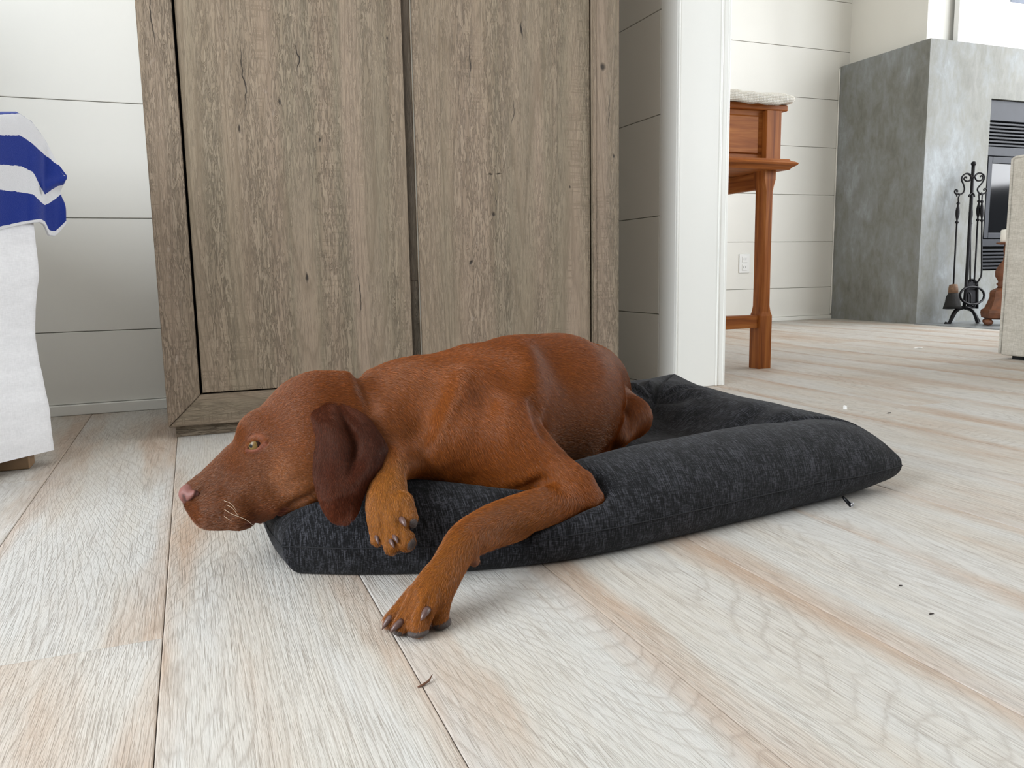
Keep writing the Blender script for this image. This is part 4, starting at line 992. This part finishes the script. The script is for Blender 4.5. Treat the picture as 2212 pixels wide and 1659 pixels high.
FLOW = [  # px, py, depth, direction in px (right, down, away)
    (430, 1060, .85, (1, -.5, 0)), (480, 1030, .85, (1, -.75, 0)), (470, 1120, .85, (1, .1, 0)), (560, 1080, .84, (1, -.1, .1)), (550, 1000, .84, (1, -.7, 0)),
    (555, 905, .86, (1, -.9, 0)), (600, 860, .87, (1, -.6, .1)), (690, 820, .88, (1, -.1, .2)), (640, 930, .84, (1, 0, 0)), (620, 1020, .83, (1, .25, 0)), (660, 1060, .84, (1, .3, .1)),
    (740, 820, .9, (1, .2, .3)), (800, 830, .95, (1, .1, .3)), (800, 930, .9, (1, .5, 0)), (880, 780, 1., (1, -.05, .4)), (880, 870, .92, (.9, .7, 0)), (880, 960, .9, (.6, 1, 0)),
    (950, 800, .97, (1, .3, .3)), (940, 900, .92, (.8, .9, 0)), (960, 1000, .9, (.5, 1, 0)), (1000, 880, .93, (.4, 1, 0)), (1000, 970, .88, (.5, 1, 0)), (1060, 830, .97, (.9, .6, .2)),
    (1070, 930, .9, (.7, .8, 0)), (1080, 1030, .88, (.8, .6, 0)), (1100, 760, 1.03, (1, .15, .5)), (1130, 850, .97, (1, .5, .3)), (1150, 960, .9, (.8, .8, 0)), (1220, 1030, .88, (.8, .7, 0)), (1280, 1070, .88, (.8, .4, 0)),
    (1210, 750, 1.08, (1, .2, .6)), (1220, 850, 1.02, (1, .35, .4)), (1240, 950, 1.02, (1, .4, .4)), (1310, 790, 1.2, (1, .5, .8)), (1320, 880, 1.1, (.8, .6, .8)),
    (1380, 880, 1.13, (.5, 1, 0)), (1370, 930, 1.13, (-.6, .8, 0)),
    (1220, 1090, .87, (-1, .3, -.2)), (1150, 1080, .84, (-1, .2, -.2)), (1130, 1130, .84, (-1, .4, -.2)), (1060, 1120, .80, (-1, .5, -.3)), (1000, 1160, .76, (-.8, 1, -.2)), (970, 1220, .73, (-.5, 1, -.2)),
    (930, 1270, .70, (-.6, 1, -.2)), (870, 1310, .70, (-.8, 1, -.1)), (950, 1320, .70, (-.05, 1, 0)), (900, 1350, .69, (-.3, 1, 0)),
    (842, 1030, .82, (0, 1, 0)), (825, 1110, .79, (-.2, 1, 0)), (860, 1110, .79, (.3, 1, 0)), (880, 1150, .78, (.4, 1, 0))]
def _gauss(P, ctr, sig):
    d2 = ((P[:, None]-ctr[None])**2).sum(-1); w = np.exp(-d2/(sig*sig))
    return w/np.maximum(w.sum(1, keepdims=True), 1e-12)
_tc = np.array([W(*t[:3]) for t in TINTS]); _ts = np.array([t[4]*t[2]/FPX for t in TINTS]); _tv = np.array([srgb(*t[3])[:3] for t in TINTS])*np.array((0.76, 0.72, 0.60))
_fc = np.array([W(*t[:3]) for t in FLOW])
_fv = np.array([t[3][0]*CR-t[3][1]*CU+t[3][2]*CW for t in FLOW]); _fv /= np.linalg.norm(_fv, axis=1, keepdims=True)
def chunked(fn, P, n=40000): return np.concatenate([fn(P[i:i+n]) for i in range(0, len(P), n)])
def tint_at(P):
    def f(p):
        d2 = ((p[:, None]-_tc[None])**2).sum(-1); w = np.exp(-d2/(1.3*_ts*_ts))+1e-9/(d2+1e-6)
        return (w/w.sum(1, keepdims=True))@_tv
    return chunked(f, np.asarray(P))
def flow_at(P, N):
    def f(p):
        d2 = ((p[:, None]-_fc[None])**2).sum(-1); w = np.exp(-d2/(0.032**2))+1e-9/(d2+1e-6)
        return (w/w.sum(1, keepdims=True))@_fv
    v = chunked(f, np.asarray(P)); v = v-(v*N).sum(1, keepdims=True)*N
    return v/np.maximum(1e-6, np.linalg.norm(v, axis=1, keepdims=True))
def mat_coat(name, attr='tint', rough=0.55):
    m = NT(name); c = m.coords()
    a = m.n('Attribute', attribute_name=attr).outputs['Color']
    n1 = m.noise(c, 45, 5, 0.6); n2 = m.noise(c, 900, 3, 0.6)
    col = m.mix(m.math('MULTIPLY', n1, 0.7), a, m.mix(1.0, a, (0.62, 0.55, 0.50, 1), 'MULTIPLY'))
    col = m.mix(m.math('MULTIPLY', n2, 0.5), col, m.mix(1.0, col, (0.45, 0.40, 0.36, 1), 'MULTIPLY'))
    m.p(Base_Color=col, Roughness=0.8); m.set(m.bsdf, 'Specular IOR Level', 0.15)
    m.set(m.bsdf, 'Specular Tint', (1.0, 0.80, 0.55, 1))
    m.p(Normal=m.bump(n2, 0.10, 0.0004))
    return m.m
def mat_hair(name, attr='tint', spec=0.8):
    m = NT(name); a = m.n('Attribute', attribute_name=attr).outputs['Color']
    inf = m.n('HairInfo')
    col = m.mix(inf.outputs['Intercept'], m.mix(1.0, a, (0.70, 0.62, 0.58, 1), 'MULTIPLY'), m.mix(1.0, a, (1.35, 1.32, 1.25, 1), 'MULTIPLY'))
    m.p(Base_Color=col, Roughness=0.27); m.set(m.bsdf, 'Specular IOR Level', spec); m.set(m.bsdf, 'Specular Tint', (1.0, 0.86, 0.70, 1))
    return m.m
def add_color(me, col):
    at = me.attributes.new('tint', 'FLOAT_COLOR', 'POINT')
    at.data.foreach_set('color', np.concatenate([col, np.ones((len(col), 1))], 1).astype(np.float32).ravel())
HAIR = {'P': [], 'c': [], 'r': []}
def sow(me, count, length, lift, rad, flow, colour, keep=None, jit=0.25, facing=-0.2):
    """short hairs rooted on a mesh, lying along flow(P, N)"""
    nv, nt = len(me.vertices), None
    me.calc_loop_triangles(); nt = len(me.loop_triangles)
    co = np.empty(nv*3, np.float32); me.vertices.foreach_get('co', co); co = co.reshape(-1, 3).astype(float)
    tr = np.empty(nt*3, np.int32); me.loop_triangles.foreach_get('vertices', tr); tr = tr.reshape(-1, 3)
    no = np.empty(nv*3, np.float32); me.vertices.foreach_get('normal', no); no = no.reshape(-1, 3).astype(float)
    cen = co[tr].mean(1); ar = np.linalg.norm(np.cross(co[tr[:, 1]]-co[tr[:, 0]], co[tr[:, 2]]-co[tr[:, 0]]), axis=1)
    vd = cen-CC; vd /= np.linalg.norm(vd, axis=1, keepdims=True)
    ar = ar*((-(vd*no[tr].mean(1)).sum(1)) > facing)
    if keep is not None: ar = ar*keep(cen)
    ar = ar*(1+1.6*np.exp(-((cen-W(590, 980, .85))**2).sum(1)/0.11**2))
    k = rng.choice(nt, count, p=ar/ar.sum())
    a = rng.random((count, 2)); f = a.sum(1) > 1; a[f] = 1-a[f]
    w = np.stack([1-a.sum(1), a[:, 0], a[:, 1]], 1)[..., None]
    P = (co[tr[k]]*w).sum(1); N = (no[tr[k]]*w).sum(1); N /= np.maximum(1e-6, np.linalg.norm(N, axis=1, keepdims=True))
    T = flow(P, N); B = np.cross(N, T); T = T+B*rng.normal(0, jit, (count, 1)); T /= np.linalg.norm(T, axis=1, keepdims=True)
    L = length(P)*rng.uniform(0.65, 1.25, count); L = L[:, None]
    lf = lift*rng.uniform(0.6, 1.5, (count, 1))
    pts = np.stack([P-N*0.0002, P+T*L*0.35+N*L*lf*0.8, P+T*L*0.7+N*L*lf*1.05, P+T*L+N*L*lf*0.9], 1)
    c = colour(P)*rng.normal(1.0, 0.22, (count, 1)).clip(0.45, 1.8)*np.where(rng.random((count, 1)) < 0.14, 1.9, 0.95)
    HAIR['P'].append(pts); HAIR['c'].append(c); HAIR['r'].append(np.full(count, rad))
def make_hair(name, mat, parent):
    P = np.concatenate(HAIR['P']); c = np.concatenate(HAIR['c']); r = np.concatenate(HAIR['r']); n = len(P)
    hc = bpy.data.hair_curves.new(name); hc.add_curves([4]*n)
    hc.position_data.foreach_set('vector', P.astype(np.float32).ravel())
    ra = hc.attributes.get('radius') or hc.attributes.new('radius', 'FLOAT', 'POINT')
    ra.data.foreach_set('value', (r[:, None]*np.array([1, .95, .75, .25])).astype(np.float32).ravel())
    at = hc.attributes.new('tint', 'FLOAT_COLOR', 'CURVE')
    at.data.foreach_set('color', np.concatenate([c, np.ones((n, 1))], 1).astype(np.float32).ravel())
    hc.materials.append(mat)
    o = bpy.data.objects.new(name, hc); COL.objects.link(o); o.parent = parent
    o.matrix_parent_inverse = Matrix.LocRotScale(parent.location, None, None).inverted()
    tag(o, kind='stuff')
    return o
def refine(me, boxes, ops, times=2):
    bm = bmesh.new(); bm.from_mesh(me)
    for lo, hi in boxes:
        for _ in range(times):
            fs = [f for f in bm.faces if all(l < c < h for l, c, h in zip(lo, f.calc_center_median(), hi))]
            es = list({e for f in fs for e in f.edges})
            bmesh.ops.subdivide_edges(bm, edges=es, cuts=1, use_grid_fill=True)
    bmesh.ops.triangulate(bm, faces=[f for f in bm.faces if len(f.verts) > 4])
    bm.to_mesh(me); bm.free()
    co = np.empty(len(me.vertices)*3, np.float32); me.vertices.foreach_get('co', co); co = co.reshape(-1, 3).astype(float)
    m = np.zeros(len(co), bool)
    for lo, hi in boxes: m |= ((co > np.array(lo)) & (co < np.array(hi))).all(1)
    p = co[m]
    for _ in range(2):
        d = sdf(p, ops); p = p-sdf_grad(p, ops, 0.0004)*(np.clip(d, -0.002, 0.002)*0.9)[:, None]
    co[m] = p; me.vertices.foreach_set('co', co.astype(np.float32).ravel()); me.update()
def curved_claw(base, tip, bulge, r0, mat, parent):
    b, t = np.array(base), np.array(tip); mid = (b+t)/2+np.array(bulge)
    pts = [(1-s)**2*b+2*s*(1-s)*mid+s*s*t for s in np.linspace(0, 1, 7)]
    return tube('claw', pts, [r0*0.74*x for x in (0.95, 1.0, 0.95, 0.85, 0.68, 0.45, 0.14)], mat, parent, 10)
def make_dog():
    dog = empty('dog', (0.42, 0.95, 0.0), 'russet short-haired dog lying with its chin on the edge of the charcoal pet bed', 'dog')
    me = bpy.data.meshes.new('body'); me.from_pydata(dog_v.tolist(), [], dog_q.tolist()); me.update()
    e = W(*EYE_C)
    refine(me, [(e-0.02, e+0.02)], OPS, 2)
    P = np.empty(len(me.vertices)*3, np.float32); me.vertices.foreach_get('co', P); P = P.reshape(-1, 3).astype(float)
    lidc = np.concatenate([lid_up, lid_lo]); inn = trace([(535, 973)], BASE)[0]; cpad = trace([(1027, 1218)], BASE)[0]
    lipc = line3([(612, 1104), (588, 1121), (560, 1131), (530, 1136)], 24)
    upl = trace(spline([(536, 947), (547, 941), (558, 942), (566, 947)], 8), BASE); lol = trace(spline([(536, 973), (547, 972), (560, 970), (572, 960)], 8), BASE)
    dots = trace([(447, 1100), (456, 1104), (464, 1108), (473, 1107), (452, 1113), (462, 1117), (472, 1118), (484, 1112), (470, 1126), (480, 1126), (441, 1106), (490, 1104), (492, 1120)], BASE)
    LOCAL = [(upl, .0030, (150, 98, 80), .7), (lol, .0025, (168, 110, 96), .8), (lidc, .0014, (92, 56, 50), .8), (inn[None], .0022, (70, 36, 32), .9),
             (lipc, .0040, (112, 56, 52), .9), (cpad[None], .0060, (120, 84, 70), 1.0), (dots, .0011, (52, 26, 20), .85)]
    def tint_full(P):
        P = np.asarray(P); t = tint_at(P)
        for pts, w_, c_, a_ in LOCAL:
            lo_, hi_ = pts.min(0)-4*w_, pts.max(0)+4*w_
            m_ = np.nonzero(((P > lo_) & (P < hi_)).all(1))[0]
            if len(m_):
                d_ = np.sqrt(((P[m_][:, None]-pts[None])**2).sum(-1).min(1)); k_ = (a_*np.exp(-(d_/w_)**2))[:, None]
                t[m_] = t[m_]*(1-k_)+k_*np.array(srgb(*c_)[:3])
        return t
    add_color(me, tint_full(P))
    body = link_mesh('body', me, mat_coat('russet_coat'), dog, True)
    bare = np.concatenate([lidc, lipc[::2], [inn], upl, lol])
    def keep(c): return (((c-cpad)**2).sum(1) > 0.007**2)*(((c[:, None]-bare[None, ::2])**2).sum(-1).min(1) > 0.0024**2).astype(float)
    def length(P):
        x = (P-CC)@CR
        head = np.exp(-((P-W(590, 980, .85))**2).sum(1)/0.11**2)
        paws = np.exp(-((P-W(920, 1300, .71))**2).sum(1)/0.05**2)+np.exp(-((P-W(850, 1120, .79))**2).sum(1)/0.05**2)
        return 0.0066-0.0036*np.clip(head, 0, 1)-0.0034*np.clip(paws, 0, 1)
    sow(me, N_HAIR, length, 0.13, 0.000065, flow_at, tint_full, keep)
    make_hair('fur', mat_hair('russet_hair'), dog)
    for k_ in HAIR: HAIR[k_].clear()
    # ear: a hanging flap with a fold behind its front lobe
    fr = spline([(676, 876), (670, 893), (676, 925), (681, 950), (676, 990), (675, 1030), (683, 1068), (692, 1094), (702, 1113), (711, 1123)], 61)
    bk = spline([(772, 884), (800, 906), (824, 938), (839, 968), (838, 998), (824, 1022), (801, 1048), (785, 1080), (777, 1103), (768, 1117)], 61)
    nu, nw = 61, 41; V = []
    for i in range(nu):
        t = i/(nu-1)
        for j in range(nw):
            u = j/(nw-1)
            x, y = fr[i]*(1-u)+bk[i]*u
            y -= 14*math.sin(math.pi*u)*max(0, 1-t*9)
            y += (12*math.sin(math.pi*u))*max(0, t*7-6)
            off = np.interp(t, (0, .08, .2, .45, .7, 1), (.033, .047, .058, .070, .086, .090))+0.010*math.sin(math.pi*u)
            off -= 0.011*math.exp(-((u-0.53-0.05*t)/0.075)**2)*np.interp(t, (0, .06, .4, .62), (0.2, 1, 1, 0))
            off += 0.004*math.exp(-((u-0.30)/0.10)**2)*np.interp(t, (0, .1, .6, .9), (1, 1, .5, 0))
            off += 0.005*math.exp(-((u-0.80)/0.13)**2)*np.interp(t, (0, .1, .5, .8), (0, 1, 1, .2))
            off -= 0.006*math.exp(-(u/0.07)**2)+0.006*math.exp(-((1-u)/0.06)**2)
            off += 0.0025*math.sin(9*t+5*u)*t
            V.append([x, y, DM(x)-off])
    V = np.array(V); top_ = V.reshape(nu, nw, 3)[:10]; sd = (trace(top_.reshape(-1, 3)[:, :2], BASE)-CC)@CW
    wt = np.repeat(np.clip(1-np.arange(10)/9.0, 0, 1)**1.5, nw); top_[..., 2] = ((sd+0.002)*wt+top_[..., 2].ravel()*(1-wt)).reshape(10, nw)
    V = [W(*p) for p in V]
    q = [(i*nw+j, i*nw+j+1, (i+1)*nw+j+1, (i+1)*nw+j) for i in range(nu-1) for j in range(nw-1)]
    em = bpy.data.meshes.new('ear'); em.from_pydata([tuple(v) for v in V], [], q); em.update()
    bm = bmesh.new(); bm.from_mesh(em); bm.normal_update()
    f0 = bm.faces[:][0]
    if f0.normal.dot(Vector(CW)) > 0: bmesh.ops.reverse_faces(bm, faces=bm.faces[:])
    bm.normal_update()
    bmesh.ops.solidify(bm, geom=bm.faces[:], thickness=0.0042)
    bmesh.ops.smooth_vert(bm, verts=[v for v in bm.verts], factor=0.5, use_axis_x=True, use_axis_y=True, use_axis_z=True)
    bm.to_mesh(em); bm.free()
    EC = np.array([srgb(84, 42, 25)[:3], srgb(60, 28, 18)[:3], srgb(62, 30, 22)[:3], srgb(92, 45, 26)[:3]]); EP = np.array([W(720, 900, .83), W(720, 1000, .81), W(805, 970, .81), W(735, 1110, .79)])
    ear_tint = lambda P: _gauss(np.asarray(P), EP, 0.05)@EC
    P = np.empty(len(em.vertices)*3, np.float32); em.vertices.foreach_get('co', P); add_color(em, ear_tint(P.reshape(-1, 3).astype(float)))
    ear = link_mesh('ear', em, mat_coat('ear_coat'), dog, True); ear['label'] = 'dark liver-brown hanging ear'
    dv = -CU+0.12*CR
    def eflow(P, N):
        T = np.tile(dv, (len(P), 1)); T = T-(T*N).sum(1, keepdims=True)*N
        return T/np.maximum(1e-6, np.linalg.norm(T, axis=1, keepdims=True))
    sow(em, N_HAIR//9, lambda P: np.full(len(P), 0.0040), 0.08, 0.00007, eflow, ear_tint, None, 0.3)
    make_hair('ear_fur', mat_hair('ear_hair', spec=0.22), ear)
    # eye
    bm = bmesh.new(); bmesh.ops.create_uvsphere(bm, u_segments=40, v_segments=28, radius=0.0090)
    m = NT('amber_eye'); c = m.coords('Object'); r_ = m.n('VectorMath', operation='LENGTH')
    sp = m.n('SeparateXYZ', {'Vector': c}); zz = m.math('DIVIDE', sp.outputs['Z'], 0.0090)
    nz_ = m.noise(m.coords(scale=(900, 900, 200)), 1.0, 3)
    iris = m.mix(nz_, srgb(80, 60, 26), srgb(132, 104, 56))
    base = m.ramp(zz, [(0.0, srgb(66, 40, 30)), (0.62, srgb(58, 34, 26)), (0.68, srgb(26, 18, 12))])
    colr = m.mix(m.ramp(zz, [(0.68, 0.0), (0.73, 1.0)]), base, iris); colr = m.mix(m.ramp(zz, [(0.968, 0.0), (0.978, 1.0)]), colr, (0.003, 0.003, 0.003, 1))
    m.p(Base_Color=colr, Roughness=0.30); m.set(m.bsdf, 'Specular IOR Level', 0.3)
    me_ = bpy.data.meshes.new('eye'); bm.to_mesh(me_); bm.free()
    eye = link_mesh('eye', me_, m.m, dog, True); eye['label'] = 'amber eye looking ahead'
    gaze = Vector(-CW*0.91-CR*0.36-CU*0.08)
    eye.matrix_parent_inverse = Matrix.Identity(4)
    eye.location = Vector(W(*EYE_C)+CW*0.0016)-dog.location; eye.rotation_euler = gaze.to_track_quat('Z', 'Y').to_euler()
    # nose leather
    nops = [EL(h3(410, 1066), (18, 20, 31), -25, 0.006), RC(h3(406, 1063, .004), 13, h3(424, 1056, .002), 11, 0.008), RC(h3(412, 1074, .011), 11, h3(422, 1066, .015), 8, 0.005), RC(h3(409, 1076), 13, h3(408, 1088), 8, 0.006)]
    nb = list(nops); p_ = trace(spline([(426, 1060), (424, 1070), (417, 1080), (408, 1086)], 12), nb, 0.7); nops.append(GR(p_, 0.0030, 0.0019))
    p2_ = trace(spline([(395, 1072), (397, 1078), (400, 1084)], 6), nb, 0.7); nops.append(GR(p2_, 0.0030, 0.0024))
    v, q = grid_mesh(nops, 0.0008)
    nm = NT('nose_leather'); at_ = nm.n('Attribute', attribute_name='tint').outputs['Color']; cb = nm.noise(nm.coords(), 1500, 3)
    nm.p(Base_Color=at_, Roughness=0.5, Normal=nm.bump(cb, 0.5, 0.0006))
    hole = np.concatenate([p_, p2_])
    dd = np.sqrt(((v[:, None]-hole[None])**2).sum(-1).min(1)); w = np.exp(-(dd/0.0021)**3)[:, None]
    nose = pyobj('nose', v, q, nm.m, dog); add_color(nose.data, np.array(srgb(124, 76, 68)[:3])*(1-w)+w*np.array(srgb(26, 14, 12)[:3])); nose['label'] = 'pinkish brown nose'
    # claws and pads
    cm = flat('claw_horn', srgb(92, 68, 62), 0.35, 0, 0.25, 200); pm = flat('paw_pad_skin', srgb(66, 56, 52), 0.7, 0, 0.2, 300, 0.4, 900)
    def claw(bx, by, tx, ty, r, fwd=0.006):
        b = trace([(bx, by)], BASE)[0]; db = np.dot(b-CC, CW); t = W(tx, ty, db-fwd)
        if t[2] < 0.002: t[2] = 0.002
        curved_claw(b+CW*0.003, t, -CW*0.002+np.array((0, 0, .002)), r, cm, dog)
    claw(845, 1334, 825, 1360, .0042, .002); claw(868, 1345, 843, 1366, .0046, .004); claw(924, 1318, 909, 1341, .0046, .006)
    claw(866, 1122, 877, 1138, .0042); claw(850, 1158, 860, 1174, .0036); claw(842, 1168, 852, 1184, .0036, .005); claw(812, 1158, 818, 1176, .0034, .005)
    def pad(px, py, d, r, ang):
        v, q = grid_mesh([EL((px, py, d), r, ang)], 0.0016); pyobj('paw_pad', v, q, pm, dog)
    pad(903, 1366, .704, (24, 11, 22), 6); pad(954, 1346, .726, (22, 13, 24), 12); pad(862, 1364, .711, (16, 9, 16), -10)
    pad(891, 1126, .803, (11, 16, 18), 10); pad(885, 1174, .796, (13, 16, 18), -20); pad(856, 1190, .800, (14, 7, 14), 0)
    wm = flat('whisker_hair', srgb(214, 190, 160), 0.4)
    for pts in [[(483, 1081), (499, 1088), (511, 1104)], [(483, 1099), (500, 1110), (530, 1122), (548, 1136)], [(484, 1115), (494, 1122), (500, 1126)], [(488, 1090), (502, 1098), (516, 1116)]]:
        p = [trace([pts[0]], BASE)[0]]; d0 = np.dot(p[0]-CC, CW)
        for i, (x, y) in enumerate(pts[1:]): p.append(W(x, y, d0-0.010*(i+1)))
        tube('whisker', spline(p, 9), [.00022-.00002*i for i in range(9)], wm, dog, 5)
    return dog
N_HAIR = 400000
# ------------------------------------------------------------------ put dog and bed together
make_bed()
make_dog()
